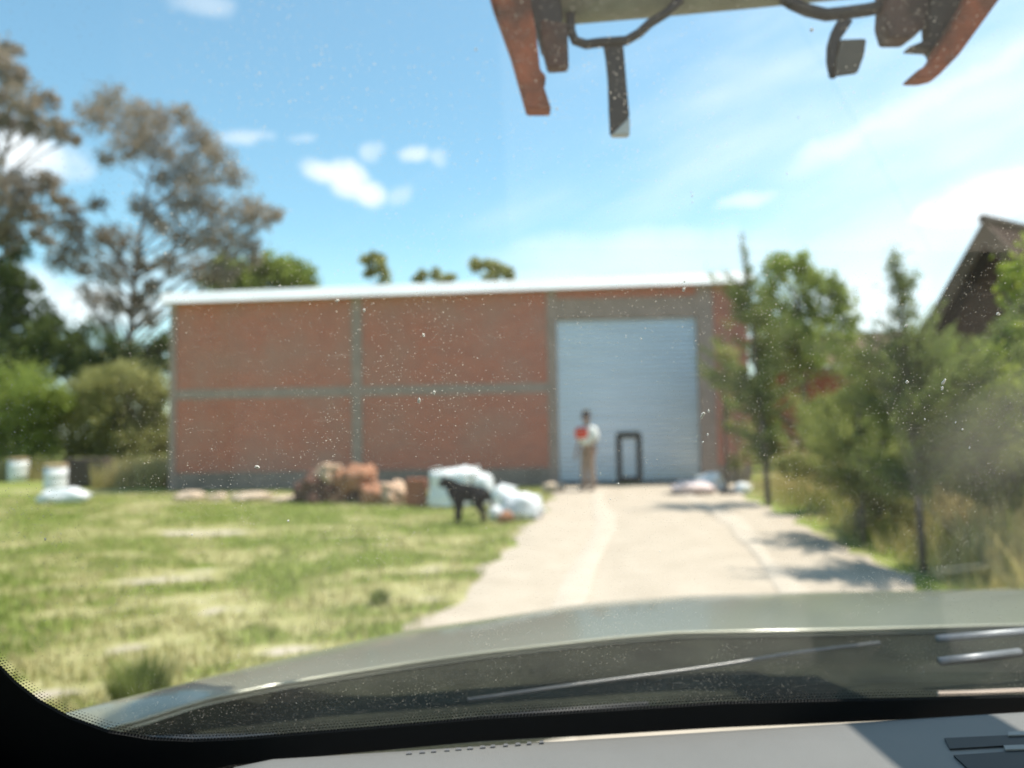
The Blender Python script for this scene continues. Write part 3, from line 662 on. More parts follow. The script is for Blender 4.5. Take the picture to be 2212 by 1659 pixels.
bag(1000, 1094, 70, 30, 'white sack lying on top of the square bulk bag', 11, z0=52*s, yo=.35)
bag(1040, 1094, 50, 64, 'round white sack to the right of the bulk bag, over the dog', 12, yo=.35)
bag(1090, 1100, 54, 52, 'white sack standing right of the black dog', 13, yo=.1)
bag(1125, 1118, 90, 52, 'white sack slumped at the driveway edge, farthest right of the heap', 14, dep=.7, rz=-.1, fold=.16)
o = on_ground(1070, 1122, 30, 30, 'plastic_jug', M_bag, 'small round white jug on the grass by the dog hind legs', 'jug', seed=5, rough=.05)
MB().lathe([(.03, 0), (.03, .05), (.02, .055)], 10).build('cap', M_whitemetal, o).location = (0, 0, 30 * G(1070, 1122).y / FPX - .01)
on_ground(1092, 1126, 34, 22, 'stone', M_chunk, 'single flat orange stone on the grass in front of the white sacks', 'stone', seed=21, rough=.3)
for px, py, w, h, lab in ((1198, 1062, 46, 20, 'tan boulder at the left foot of the steel shutter'), (410, 1076, 64, 14, 'low tan boulder at the left foot of the brick wall'),
                          (470, 1076, 44, 10, 'small tan boulder second from the left wall corner'), (545, 1078, 86, 15, 'long flat tan boulder before the left brick panel'), (620, 1080, 60, 9, 'low tan boulder just left of the stone pile')):
    on_ground(px, py, w, h, 'boulder', M_tanr, lab, 'boulder', 'tan boulders along the wall foot', seed=px, rough=.3)
# heap of sheets right of the shutter
on_ground(1498, 1066, 96, 27, 'plastic_sheet', M_bagp, 'crumpled pinkish white sheet lying at the right foot of the shutter', 'sheet', seed=31, rough=.3, fold=.15, depth=.8)
on_ground(1540, 1062, 74, 34, 'sack', M_bag, 'peaked off white sack behind the pinkish sheet', 'bag', seed=32, rough=.35, fold=.15, Yoff=.3)
on_ground(1572, 1068, 36, 14, 'stone', M_black, 'flat black rubber scrap between the off white sack and the small bundle', 'rubber scrap', seed=34, rough=.2)
on_ground(1605, 1066, 34, 24, 'bundle', M_bag, 'small white bundle at the end of the sheet heap by the first sapling', 'bundle', seed=33, rough=.2)
# drums and box far left
def drum(px, py, w, h, lab):
    g = G(px, py); s = g.y / FPX; r = w * s / 2; H_ = h * s
    root = empty('drum', (g.x, g.y + r, 0), 0, lab, 'drum', 'white drums in the straw grass')
    MB().lathe([(r*.97, 0), (r, .02), (r, H_*.3), (r*1.03, H_*.32), (r, H_*.34), (r, H_*.62), (r*1.03, H_*.64), (r, H_*.66), (r, H_*.95)], 24).build('body', M_bag, root, smooth=True)
    MB().lathe([(r*1.04, H_*.93), (r*1.05, H_), (r*.9, H_*1.03)], 24).build('lid', mat('tan lid', (.52, .38, .22), .7), root)
    return root
drum(26, 1040, 40, 48, 'white drum with tan lid at the left edge of the field')
drum(106, 1068, 46, 62, 'white drum with tan lid beside the dark wooden box')
bx, Wb, Hb = boxthing(178, 1052, 84, 60, 'wooden_box', mat('weathered dark boards', (.12, .09, .075), .9, var=(.07, .05, .045), scale=6), 'dark weathered wooden box in the straw grass behind the white drum', 'box', .6)
for k in range(4): MB().box(-Wb/2 - .01, Wb/2 + .01, -.02, .0, Hb*(.05+.24*k), Hb*(.22+.24*k)).build('board', bx.data.materials[0], bx)
for x_ in (-.40, .40): MB().box(x_*Wb - .03, x_*Wb + .03, -.045, -.021, 0, Hb).build('batten', bx.data.materials[0], bx)
on_ground(140, 1084, 112, 30, 'sack', M_bag, 'flat white sack lying in the grass in front of the drum', 'bag', seed=41, rough=.25, depth=.5, fold=.08)
# things beneath the trees
on_ground(1726, 1010, 34, 60, 'sack', mat('cream sack', (.60, .50, .42), .8), 'cream sack under the trees between two saplings', 'bag', seed=51, rough=.15, boxy=.4)
g = G(1768, 1012); s = g.y / FPX
pb = MB().lathe([(14*s, 0), (16*s, 5*s), (16*s, 55*s), (12*s, 66*s), (5*s, 70*s), (5*s, 76*s)], 20).build('water_barrel', mat('pale blue plastic', (.50, .64, .74), .4), smooth=True); pb.location = g
tag(pb, 'pale blue barrel with a green band under the trees', 'barrel')
MB().lathe([(16.6*s, 12*s), (16.6*s, 30*s)], 20).build('band', mat('sea green band', (.12, .38, .28), .5), pb)

# ------------------------------------------------------------------ figures
def skin(name, V, E, Rr, m, parent, sub=2, root=0, disp=None):
    me = bpy.data.meshes.new(name); me.from_pydata(V, E, []); o = link(name, me, m, parent)
    md = o.modifiers.new('skin', 'SKIN'); md.use_smooth_shade = True
    sv = me.skin_vertices[0].data if me.skin_vertices else None
    if sv is None:
        bm = bmesh.new(); bm.from_mesh(me); bm.verts.layers.skin.verify(); bm.to_mesh(me); bm.free(); sv = me.skin_vertices[0].data
    for i, r in enumerate(Rr):
        sv[i].radius = r if isinstance(r, tuple) else (r, r); sv[i].use_root = (i == root)
    if sub: s_ = o.modifiers.new('sub', 'SUBSURF'); s_.levels = sub; s_.render_levels = sub
    return o
def chain(V, E, Rr, start, pts):
    """append a chain of (co, radius) from the vertex index start; returns the last index"""
    last = start
    for co, r in pts:
        V.append(co); Rr.append(r); k = len(V) - 1
        if last is not None: E.append((last, k))
        last = k
    return last
M_skin = mat('brown skin', (.36, .20, .13), .6); M_red = mat('red cloth', (.75, .07, .03), .8, var=(.62, .05, .03)); M_white = mat('white cotton', (.80, .78, .74), .8)
M_trou = mat('brown trousers', (.36, .25, .19), .9, var=(.28, .19, .14)); M_hat = mat('dark hat', (.03, .022, .025), .9); M_shoe = mat('dark shoes', (.05, .035, .03), .8)
pg = G(1272, 1060)
person = empty('person', (pg.x, pg.y, 0), R(128), 'person in dark brimmed hat, red and white top and brown trousers before the shutter', 'person')
# local +Y forward, +X to the person's right
V = [(0, 0, .93)]; E = []; Rr = [(.13, .10)]
ch = chain(V, E, Rr, 0, [((0, .01, 1.05), (.125, .095)), ((0, .01, 1.2), (.145, .105)), ((0, 0, 1.34), (.15, .10))])
nk = chain(V, E, Rr, ch, [((0, 0, 1.44), .06), ((0, .015, 1.50), .052), ((0, .03, 1.56), (.068, .078)), ((0, .035, 1.63), (.075, .09)), ((0, .03, 1.70), (.055, .065))])
hands = []
for sx in (-1, 1):
    a = chain(V, E, Rr, ch, [((sx*.15, 0, 1.39), .06), ((sx*.21, 0, 1.36), .052), ((sx*.245, .0, 1.22), .043), ((sx*.26, .02, 1.08), .037), ((sx*.265, .07, .95), .031), ((sx*.265, .10, .855), .024), ((sx*.265, .115, .81), (.018, .034))])
    hands.append((sx, a))
    for f, (dy, ln) in enumerate(((-.027, .062), (-.009, .074), (.009, .078), (.027, .07))):
        chain(V, E, Rr, a, [((sx*.266, .118 + dy, .77), .0095), ((sx*.262, .123 + dy, .77 - ln*.5), .0085), ((sx*.250, .128 + dy, .77 - ln), .007)])
    chain(V, E, Rr, a, [((sx*.262, .150, .80), .011), ((sx*.255, .165, .77), .0095), ((sx*.250, .168, .745), .008)])
    chain(V, E, Rr, 0, [((sx*.085, 0, .87), .088), ((sx*.095, .01, .68), .075), ((sx*.10, .02 + .02*sx, .49), .056), ((sx*.105, .0 + .02*sx, .30), .05), ((sx*.11, -.02 + .02*sx, .10), .036), ((sx*.11, -.02+.02*sx, .045), .036), ((sx*.12, .09 + .02*sx, .035), .034), ((sx*.125, .15+.02*sx, .03), .024)])
skin('body', V, E, Rr, M_skin, person)
V = [(0, 0, 1.0)]; E = []; Rr = [(.20, .16)]
ch = chain(V, E, Rr, 0, [((0, .01, 1.12), (.20, .16)), ((0, .01, 1.24), (.22, .17)), ((0, 0, 1.36), (.22, .16)), ((0, 0, 1.43), (.12, .10))])
for sx in (-1, 1): chain(V, E, Rr, ch - 1, [((sx*.16, 0, 1.385), .09), ((sx*.215, 0, 1.35), .09), ((sx*.25, .0, 1.21), .088), ((sx*.262, .01, 1.10), .08)])
skin('shirt', V, E, Rr, M_white, person)
V = [(.06, .10, 1.15)]; E = []; Rr = [(.20, .13)]
chain(V, E, Rr, 0, [((.06, .10, 1.24), (.23, .14)), ((.06, .10, 1.33), (.24, .14)), ((.06, .07, 1.41), (.19, .12))])
skin('red_vest', V, E, Rr, M_red, person)
V = [(0, 0, .95)]; E = []; Rr = [(.155, .125)]
for sx in (-1, 1): chain(V, E, Rr, 0, [((sx*.085, 0, .86), .108), ((sx*.095, .01, .68), .092), ((sx*.10, .02 + .02*sx, .49), .078), ((sx*.105, .0 + .02*sx, .30), .07), ((sx*.11, -.02 + .02*sx, .10), .062)])
skin('trousers', V, E, Rr, M_trou, person)
for sx in (-1, 1): skin('shoe', [(sx*.11, -.045+.02*sx, .045), (sx*.115, .03+.02*sx, .045), (sx*.125, .13+.02*sx, .035), (sx*.13, .17+.02*sx, .03)], [(0,1),(1,2),(2,3)], [.045, .045, .042, .03], M_shoe, person, sub=1)
MB().lathe([(.0, 1.83), (.06, 1.825), (.092, 1.79), (.10, 1.70), (.105, 1.695), (.175, 1.675), (.172, 1.667), (.10, 1.68), (.0, 1.685)][::-1], 20, (0, .03, -.03)).build('hat', M_hat, person, smooth=True)
# face details
MB().tube([(0, .115, 1.635), (0, .135, 1.61), (0, .125, 1.595)], [.010, .014, .012], 6).build('nose', M_skin, person, smooth=True)
for sx in (-1, 1): MB().lathe([(0.001, -.008), (.008, -.004), (.008, .004), (.001, .008)], 8, (sx*.03, .108, 1.645)).build('eye', M_hat, person)
MB().tube([(-.022, .108, 1.565), (0, .115, 1.563), (.022, .108, 1.565)], .004, 5).build('mouth', M_red, person)
# black dog, standing, head to the left
M_fur = mat('black fur', (.006, .006, .008), 1, spec=.15, bump=.4)
dg = G(1012, 1129)
dog = empty('dog', (dg.x, dg.y, 0), R(172), 'black dog standing on the grass in front of the white bags', 'dog')
# local +X = towards the head
k = .56 / .58
V = [(-.22, 0, .50)]; E = []; Rr = [(.085, .10)]
mid = chain(V, E, Rr, 0, [((-.08, 0, .49), (.085, .095)), ((.06, 0, .48), (.095, .12)), ((.20, 0, .49), (.095, .13))])
hd = chain(V, E, Rr, mid, [((.29, .0, .56), (.07, .085)), ((.35, 0, .64), (.062, .066)), ((.42, 0, .66), (.07, .068)), ((.49, 0, .635), (.045, .042)), ((.56, 0, .615), (.032, .03))])
for sy in (-1, 1):
    chain(V, E, Rr, mid, [((.19, sy*.075, .40), .055), ((.17, sy*.08, .28), .036), ((.19, sy*.08, .15), .026), ((.19, sy*.08, .05), .022), ((.225, sy*.08, .02), .026)])
    chain(V, E, Rr, 0, [((-.23, sy*.075, .40), .075), ((-.18 - .02*sy, sy*.08, .28), .045), ((-.29 - .02*sy, sy*.08, .17), .026), ((-.27 - .02*sy, sy*.08, .05), .022), ((-.235 - .02*sy, sy*.08, .02), .026)])
chain(V, E, Rr, 0, [((-.32, 0, .52), .03), ((-.40, .0, .44), .022), ((-.44, 0, .33), .018), ((-.45, 0, .26), .010)])
V = [(x*k*.86, y*k, z*k*.96) for x, y, z in V]; Rr = [(r*1.75, r*1.75) if not isinstance(r, tuple) else (r[0]*1.45, r[1]*1.45) for r in Rr]
skin('body', V, E, Rr, M_fur, dog, root=0)
for sy in (-1, 1): MB().tube([(.405*k, sy*.045*k, .71*k), (.40*k, sy*.07*k, .73*k), (.415*k, sy*.085*k, .66*k)], [.022, .026, .006], 6, flat=.4).build('ear', M_fur, dog, smooth=True)

# ------------------------------------------------------------------ the vehicle the photo is taken from
truck = empty('pickup_truck', (0, 0, 0), 0, 'grey green pickup seen from inside: dusty windshield, dashboard and hood', 'pickup truck')
M_hood = bpy.data.materials.new('grey green car paint'); M_hood.use_nodes = True
def _paint():
    nt = M_hood.node_tree; N = nt.nodes; L = nt.links; b = N['Principled BSDF']; tc = N.new('ShaderNodeTexCoord')
    n = N.new('ShaderNodeTexNoise'); n.inputs['Scale'].default_value = 6; n.inputs['Detail'].default_value = 6; L.new(tc.outputs['Object'], n.inputs['Vector'])
    mx = N.new('ShaderNodeMix'); mx.data_type = 'RGBA'; mx.inputs[6].default_value = (.15, .155, .11, 1); mx.inputs[7].default_value = (.225, .225, .17, 1); L.new(n.outputs[0], mx.inputs[0])
    L.new(mx.outputs[2], b.inputs['Base Color']); b.inputs['Metallic'].default_value = .25; b.inputs['Roughness'].default_value = .42
    b.inputs['Coat Weight'].default_value = .6; b.inputs['Coat Roughness'].default_value = .12
_paint()
M_cowl = mat('dark cowl plastic', (.008, .009, .006), .8, var=(.022, .024, .016), scale=9, spec=.08)
rowA = [(140,1588,.72),(225,1556,.80),(300,1532,.92),(420,1500,1.05),(508,1474,1.2),(640,1434,1.38),(762,1398,1.55),(889,1367,1.65),(1037,1345,1.7),(1249,1307,1.78),(1515,1288,1.84),(1781,1281,1.86),(2212,1275,1.86),(2700,1278,1.82),(3300,1300,1.7)]
rowB = [(140,1600,.70),(225,1580,.74),(300,1560,.79),(400,1528,.84),(457,1511,.88),(600,1482,.93),(737,1459,.97),(880,1436,1.0),(1037,1414,1.02),(1302,1384,1.05),(1462,1370,1.06),(1800,1364,1.07),(2212,1353,1.09),(2700,1350,1.1),(3300,1352,1.1)]
def resample(row, n):
    out = []
    for i in range(n):
        t = i / (n - 1) * (len(row) - 1); k = min(int(t), len(row) - 2); f = t - k
        out.append(tuple(row[k][j] * (1 - f) + row[k + 1][j] * f for j in range(3)))
    return out
A_ = [P(*p) for p in resample(rowA, 53)]; B_ = [P(*p) for p in resample(rowB, 53)]
rows3 = []
for t in (0, .03, .12, .25, .4, .55, .7, .85, 1):
    rows3.append([b.lerp(a, t) + Vector((0, 0, .022 * math.sin(math.pi * t) if t > 0 else 0)) for a, b in zip(A_, B_)])
rows3.append([a + Vector((-.02, .10, -.05)) for a in A_]); rows3.append([a + Vector((-.04, .14, -.35)) for a in A_])
rows3.insert(0, [b + Vector((0, -.001, -.006)) for b in B_])
nx = 53; vs = [v for r_ in rows3 for v in r_]
fs = [(j*nx+i, j*nx+i+1, (j+1)*nx+i+1, (j+1)*nx+i) for j in range(len(rows3)-1) for i in range(nx-1)]
hood = MB().add(vs, fs).build('hood', M_hood, truck, smooth=True)
MB().tube([b + Vector((0, -.002, .002)) for b in B_], .0028, 6).build('trim', M_hood, hood, smooth=True)
nz_ = P(1757, 1301, 1.80)
nzb = MB().lathe([(.016, -.03), (.017, .0), (.014, .010), (.006, .014)], 14, nz_).build('washer_nozzle', M_black, hood, smooth=True)
# windshield plane
g0 = P(500, 1641, .62); g1 = P(2212, 1536, .695)
wb = (g1 - g0); wb.z = 0; wb.normalize(); wf = Vector((-wb.y, wb.x, 0)); RK = R(50)
wu = wf * -math.cos(RK) + Vector((0, 0, math.sin(RK))); wN = wb.cross(wu).normalized()       # unit normal
if wN.y > 0: wN = -wN            # towards the camera (inside)
def S(px, py, inn=0.0):          # pixel -> point on the windshield, inn = metres towards the cabin
    d = ray(px, py); o = Vector((0, 0, CAM_H)); t = (g0 - o).dot(wN) / d.dot(wN); return o + d * t + wN * inn
def Q(a, b, c=0): return g0 + wb * a + wu * b + wN * c      # along base, up the glass, inward
M_glass = bpy.data.materials.new('dusty windshield glass'); M_glass.use_nodes = True
def _glass():
    nt = M_glass.node_tree; N = nt.nodes; L = nt.links; N.clear(); out = N.new('ShaderNodeOutputMaterial')
    tr = N.new('ShaderNodeBsdfTransparent'); tr.inputs[0].default_value = (.955, .975, .965, 1)
    gl = N.new('ShaderNodeBsdfGlossy'); gl.inputs['Roughness'].default_value = .015; gl.inputs[0].default_value = (1, 1, 1, 1)
    fr = N.new('ShaderNodeFresnel'); fr.inputs[0].default_value = 1.5
    fm = N.new('ShaderNodeMath'); fm.operation = 'MULTIPLY'; fm.inputs[1].default_value = 1.0; L.new(fr.outputs[0], fm.inputs[0])
    m1 = N.new('ShaderNodeMixShader'); L.new(fm.outputs[0], m1.inputs[0]); L.new(tr.outputs[0], m1.inputs[1]); L.new(gl.outputs[0], m1.inputs[2])
    df = N.new('ShaderNodeBsdfDiffuse'); tl = N.new('ShaderNodeBsdfTranslucent'); dm = N.new('ShaderNodeMixShader'); dm.inputs[0].default_value = .62
    for x in (df, tl): x.inputs[0].default_value = (.62, .56, .48, 1)
    L.new(df.outputs[0], dm.inputs[1]); L.new(tl.outputs[0], dm.inputs[2])
    tc = N.new('ShaderNodeTexCoord')
    def Mth(op, a, b=None, clamp=False):
        m = N.new('ShaderNodeMath'); m.operation = op; m.use_clamp = clamp
        for i, v in enumerate((a, b)):
            if v is None: continue
            if isinstance(v, (int, float)): m.inputs[i].default_value = v
            else: L.new(v, m.inputs[i])
        return m.outputs[0]
    def specks(scale, rad, keep, op):
        vo = N.new('ShaderNodeTexVoronoi'); vo.inputs['Scale'].default_value = scale; L.new(tc.outputs['Object'], vo.inputs['Vector'])
        sp = N.new('ShaderNodeSeparateColor'); L.new(vo.outputs['Color'], sp.inputs[0])
        sel = Mth('LESS_THAN', sp.outputs[0], keep)
        rr = Mth('MULTIPLY', sp.outputs[1], rad)
        return Mth('MULTIPLY', Mth('MULTIPLY', Mth('LESS_THAN', vo.outputs['Distance'], Mth('ADD', rr, rad * .4)), sel), op)
    n = N.new('ShaderNodeTexNoise'); n.inputs['Scale'].default_value = 9; n.inputs['Detail'].default_value = 4; L.new(tc.outputs['Object'], n.inputs['Vector'])
    veil = N.new('ShaderNodeMapRange'); veil.inputs[1].default_value = .3; veil.inputs[2].default_value = .75; veil.inputs[3].default_value = .006; veil.inputs[4].default_value = .024; L.new(n.outputs[0], veil.inputs[0])
    n4 = N.new('ShaderNodeTexNoise'); n4.inputs['Scale'].default_value = 17; n4.inputs['Detail'].default_value = 5; L.new(tc.outputs['Object'], n4.inputs['Vector'])
    cl = N.new('ShaderNodeMapRange'); cl.inputs[1].default_value = .38; cl.inputs[2].default_value = .68; cl.inputs[3].default_value = .3; L.new(n4.outputs[0], cl.inputs[0])
    sp_ = Mth('ADD', specks(800, .20, .50, .5), specks(500, .155, .26, .7)); sp_ = Mth('ADD', Mth('MULTIPLY', sp_, cl.outputs[0]), specks(210, .045, .05, .6))
    a = Mth('ADD', veil.outputs[0], sp_)
    # fine wind driven scratches
    mp = N.new('ShaderNodeMapping'); mp.inputs['Scale'].default_value = (60, 60, 420); mp.inputs['Rotation'].default_value = (.6, .2, 0); L.new(tc.outputs['Object'], mp.inputs[0])
    n2 = N.new('ShaderNodeTexNoise'); n2.inputs['Scale'].default_value = 1; n2.inputs['Detail'].default_value = 2; L.new(mp.outputs[0], n2.inputs['Vector'])
    s2 = N.new('ShaderNodeMapRange'); s2.inputs[1].default_value = .66; s2.inputs[2].default_value = .8; s2.inputs[4].default_value = .07; L.new(n2.outputs[0], s2.inputs[0])
    a = Mth('ADD', a, s2.outputs[0])
    # a round, paler patch low on the right, more of the diffuse layer mixed in
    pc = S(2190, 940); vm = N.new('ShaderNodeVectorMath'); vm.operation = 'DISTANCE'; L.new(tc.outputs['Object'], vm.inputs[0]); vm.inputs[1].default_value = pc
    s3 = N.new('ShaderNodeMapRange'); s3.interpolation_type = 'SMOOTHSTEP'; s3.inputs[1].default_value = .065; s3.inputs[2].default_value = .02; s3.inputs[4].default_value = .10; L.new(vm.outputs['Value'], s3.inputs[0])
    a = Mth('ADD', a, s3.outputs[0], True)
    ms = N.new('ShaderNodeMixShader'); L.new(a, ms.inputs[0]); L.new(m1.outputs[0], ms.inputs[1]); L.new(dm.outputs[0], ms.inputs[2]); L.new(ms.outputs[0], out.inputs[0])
_glass()
M_clear = bpy.data.materials.new('clear glass'); M_clear.use_nodes = True
_n = M_clear.node_tree; _n.nodes.clear(); _o = _n.nodes.new('ShaderNodeOutputMaterial'); _t = _n.nodes.new('ShaderNodeBsdfTransparent'); _n.links.new(_t.outputs[0], _o.inputs[0])
GA0, GA1, GB0, GB1 = -.42, 1.0, -.03, .72
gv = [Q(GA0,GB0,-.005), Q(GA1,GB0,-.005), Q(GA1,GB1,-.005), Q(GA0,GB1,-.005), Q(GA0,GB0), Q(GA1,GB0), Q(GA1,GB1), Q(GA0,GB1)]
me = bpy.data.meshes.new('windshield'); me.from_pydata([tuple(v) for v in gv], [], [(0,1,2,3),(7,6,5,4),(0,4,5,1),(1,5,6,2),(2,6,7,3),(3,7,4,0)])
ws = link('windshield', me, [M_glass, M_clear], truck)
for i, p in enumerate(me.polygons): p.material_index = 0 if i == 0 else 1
# black ceramic border with dotted edge
M_frit = mat('black ceramic border', (.004, .005, .007), .6, spec=.2)
inner = [(-260,1000),(-120,1260),(-50,1370),(0,1432),(35,1468),(85,1507),(150,1543),(235,1574),(330,1590),(420,1594),(520,1590),(800,1567),(1037,1546),(1568,1513),(2212,1499),(2700,1494),(3300,1490)]
outer = [(-420,1000),(-420,1300),(-400,1500),(-380,1640),(-300,1720),(-200,1760),(-100,1760),(100,1740),(250,1700),(400,1665),(500,1645),(800,1616),(1037,1594),(1568,1564),(2212,1537),(2700,1530),(3300,1520)]
vs = [S(*p, .001) for p in inner] + [S(*p, .001) for p in outer]; n = len(inner)
vs += [S(*p, .003) for p in inner] + [S(*p, .003) for p in outer]
fs = []
for i in range(n - 1): fs += [(i, i+1, n+i+1, n+i), (2*n+i, 3*n+i, 3*n+i+1, 2*n+i+1), (i, 2*n+i, 2*n+i+1, i+1)]
frit = MB().add(vs, fs).build('border', M_frit, ws)
mb = MB()
def along(path, step):
    out = []; carry = 0
    for (x0, y0), (x1, y1) in zip(path, path[1:]):
        L_ = math.hypot(x1 - x0, y1 - y0); t = carry
        while t < L_: out.append((x0 + (x1-x0)*t/L_, y0 + (y1-y0)*t/L_, -(y1-y0)/L_, (x1-x0)/L_)); t += step
        carry = t - L_
    return out
for k, rr in ((0, 3.2), (1, 2.6), (2, 2.0), (3, 1.3)):
    for i, (x, y_, nx_, ny_) in enumerate(along(inner[1:-1], 7.2)):
        if i % 2 != k % 2: pass
        off = 1 + k * 6.0; tx = 3.6 * (k % 2)
        cx, cy = x - nx_ * -off * -1 + ny_ * tx * 0, y_ - ny_ * off
        cx = x - nx_ * off + ny_ * tx; cy = y_ - ny_ * off - nx_ * tx
        c = S(cx, cy, .0015); r_ = rr / FPX * c.y
        mb.add([c + (wb * math.cos(a) + wu * math.sin(a)) * r_ for a in [math.pi/3*j for j in range(6)]], [tuple(range(6))])
mb.build('dot_fringe', M_frit, ws)
# larger splats of dirt on the outside of the glass
M_splat = mat('dried mud and bird lime', (.62, .60, .57), .9)
splats = [(726,662,5),(785,683,6),(915,737,5),(905,880,9),(938,862,6),(553,1025,7),(1483,637,5),(1485,620,3),(1525,908,6),(1537,901,4),(1524,968,3),(1522,913,6),(1535,952,4),(1970,838,7),(2008,918,4),(2050,838,9),(2047,850,7),(1968,715,5),(2170,690,6),
          (1030,115,4),(1765,72,7),(1502,433,3),(1500,425,2),(1503,447,2),(1322,1092,2),(410,1170,3),(1430,1205,3),(1390,745,3),(820,345,2),(2075,925,3),(2090,940,3),(1710,385,2),(1735,262,2),(904,178,2),(90,1180,3),(600,630,2),(350,560,3),(620,1140,3),(2105,980,4),(1340,1058,2),(1207,244,3)]
for i, (x, y_, r_) in enumerate(splats):
    c = S(x, y_, 0); rr = r_ / FPX * c.y; n = 9; rs = [rr * random.uniform(.35, 1.1) for _ in range(n)]; st_ = random.uniform(.4, .9); an0 = random.uniform(0, 3)
    pts = [c - wN * .0052 + (wb * math.cos(an0 + 2*math.pi*j/n) * st_ + wu * math.sin(an0 + 2*math.pi*j/n)) * rs[j] for j in range(n)]
    MB().prism(pts, -wN * .0006).build('dirt_splat', M_splat, ws)
# cowl between hood and glass
Cw = [P(p[0], p[1] + 14, p[2] - .02) for p in resample(rowB, 53)]
def on_base(a): return Q(a, -.02, -.012)
rowsC = [[b + Vector((0, -.0005, -.0045)) for b in B_]]
for t in (.15, .4, .7, 1):
    rr = []
    for b in B_:
        a = (b - g0).dot(wb); e = on_base(max(GA0, a)); rr.append(b.lerp(e, t) + Vector((0, 0, -.022 * (1 - t) - .012 * math.sin(math.pi * t))))
    rowsC.append(rr)
vs = [v for r_ in rowsC for v in r_]; nx = 53
fs = [(j*nx+i, j*nx+i+1, (j+1)*nx+i+1, (j+1)*nx+i) for j in range(len(rowsC)-1) for i in range(nx-1)]
cowl = MB().add(vs, fs).build('cowl', M_cowl, truck, smooth=True)
# wipers
M_alu = mat('worn wiper metal', (.22, .23, .25), .4, .4, var=(.12, .13, .14), scale=20)
M_arm = mat('satin black wiper arm', (.05, .055, .06), .3, var=(.09, .09, .09), scale=20)
def wiper(pts, r0, pts2, piv, wm=None):
    w_ = MB().tube([P(*p) for p in pts], r0, 6).build('wiper', wm or M_arm, truck, smooth=True)
    MB().tube([P(*p) for p in pts2], .0045, 5).build('blade', M_black, w_, smooth=True)
wiper([(1010,1512,.78),(1250,1478,.80),(1480,1448,.83),(1560,1436,.84),(1720,1410,.86),(1900,1388,.88)], .0019, [(1000,1560,.74),(1200,1540,.75),(1400,1524,.755)], (1900,1392,.88))
wiper([(2025,1380,.86),(2212,1364,.88),(2420,1356,.90)], .004, [(2030,1428,.80),(2120,1420,.81),(2205,1410,.82)], (2420,1360,.9), M_alu)
MB().tube([P(2030,1428,.795), P(2120,1418,.80), P(2203,1408,.81)], .0038, 6).build('wiper_link', M_alu, cowl, smooth=True)
MB().tube([P(2025,1498,.73), P(2100,1496,.73), P(2170,1493,.735), P(2260,1490,.74)], .0022, 6).build('seal', mat('tan seal', (.5, .4, .33), .6), cowl)
# dashboard
M_dash = bpy.data.materials.new('grey dashboard vinyl'); M_dash.use_nodes = True
def _dash():
    nt = M_dash.node_tree; N = nt.nodes; L = nt.links; b = N['Principled BSDF']; tc = N.new('ShaderNodeTexCoord')
    n = N.new('ShaderNodeTexNoise'); n.inputs['Scale'].default_value = 14; n.inputs['Detail'].default_value = 6; L.new(tc.outputs['Object'], n.inputs['Vector'])
    mx = N.new('ShaderNodeMix'); mx.data_type = 'RGBA'; mx.inputs[6].default_value = (.128, .126, .122, 1); mx.inputs[7].default_value = (.165, .162, .157, 1); L.new(n.outputs[0], mx.inputs[0]); L.new(mx.outputs[2], b.inputs['Base Color'])
    b.inputs['Roughness'].default_value = .6
    v = N.new('ShaderNodeTexVoronoi'); v.inputs['Scale'].default_value = 900; L.new(tc.outputs['Object'], v.inputs['Vector'])
    bp = N.new('ShaderNodeBump'); bp.inputs['Strength'].default_value = .25; bp.inputs['Distance'].default_value = .0005; L.new(v.outputs['Distance'], bp.inputs['Height']); L.new(bp.outputs[0], b.inputs['Normal'])
_dash()
def D(a, back, z): return g0 + wb * a - wf * back + Vector((0, 0, z))
prof = [(-.006, -.035), (.030, -.02), (.038, .010), (.044, .016), (.052, .017), (.08, .017), (.14, .017), (.25, .012), (.38, -.01), (.46, -.07), (.48, -.2)]
na = 40; vs = []
for (bk, z) in prof:
    for i in range(na):
        a = -.012 + (1.0 + .012) * i / (na - 1)
        rnd = max(0, .05 - (a + .012)); cut = .05 - math.sqrt(max(0, .05 ** 2 - rnd ** 2)) if rnd else 0
        vs.append(D(a, bk + cut * .8, z - cut * .3))
fs = [(j*na+i, j*na+i+1, (j+1)*na+i+1, (j+1)*na+i) for j in range(len(prof)-1) for i in range(na-1)]
dash = MB().add(vs, fs).build('dashboard', M_dash, truck, smooth=True)
# floor of the dash recess at far left (black)
MB().box(-.9, g0.x - .005, .1, .75, 1.06, g0.z - .03).build('side_panel', M_black, dash)
def dpt(px, py, z=.0):           # pixel -> point on the dash top plane
    return G(px, py, g0.z + .017 + z)
def slot(quad, name, m, z0=.0004, th=.0010, par=dash): return MB().prism([dpt(x, y_, z0) for x, y_ in quad], (0, 0, th)).build(name, m, par)
M_vt = mat('grey vent trim', (.24, .24, .235), .5)
slot([(2040,1597),(2172,1591),(2420,1585),(2420,1606),(2190,1612),(2052,1620)], 'air_vent', M_black)
slot([(2060,1634),(2212,1624),(2420,1614),(2420,1690),(2120,1690)], 'air_vent', M_black)
slot([(2178,1583),(2420,1574),(2420,1583),(2178,1591)], 'vent_trim', M_vt, .0016)
slot([(2168,1613),(2420,1604),(2420,1613),(2172,1622)], 'vent_trim', M_vt, .0016)
M_smudge = mat('dusty grey marks', (.13, .13, .14), .9)
for i in range(12):
    x = 880 + i * 26 + random.uniform(-3, 3); yb = 1631 - (x - 880) * .083
    slot([(x, yb), (x + 9 + random.random() * 4, yb - .8), (x + 9, yb - 5), (x + 1, yb - 4.4)], 'defrost_slot', M_smudge, 0.0, .001)
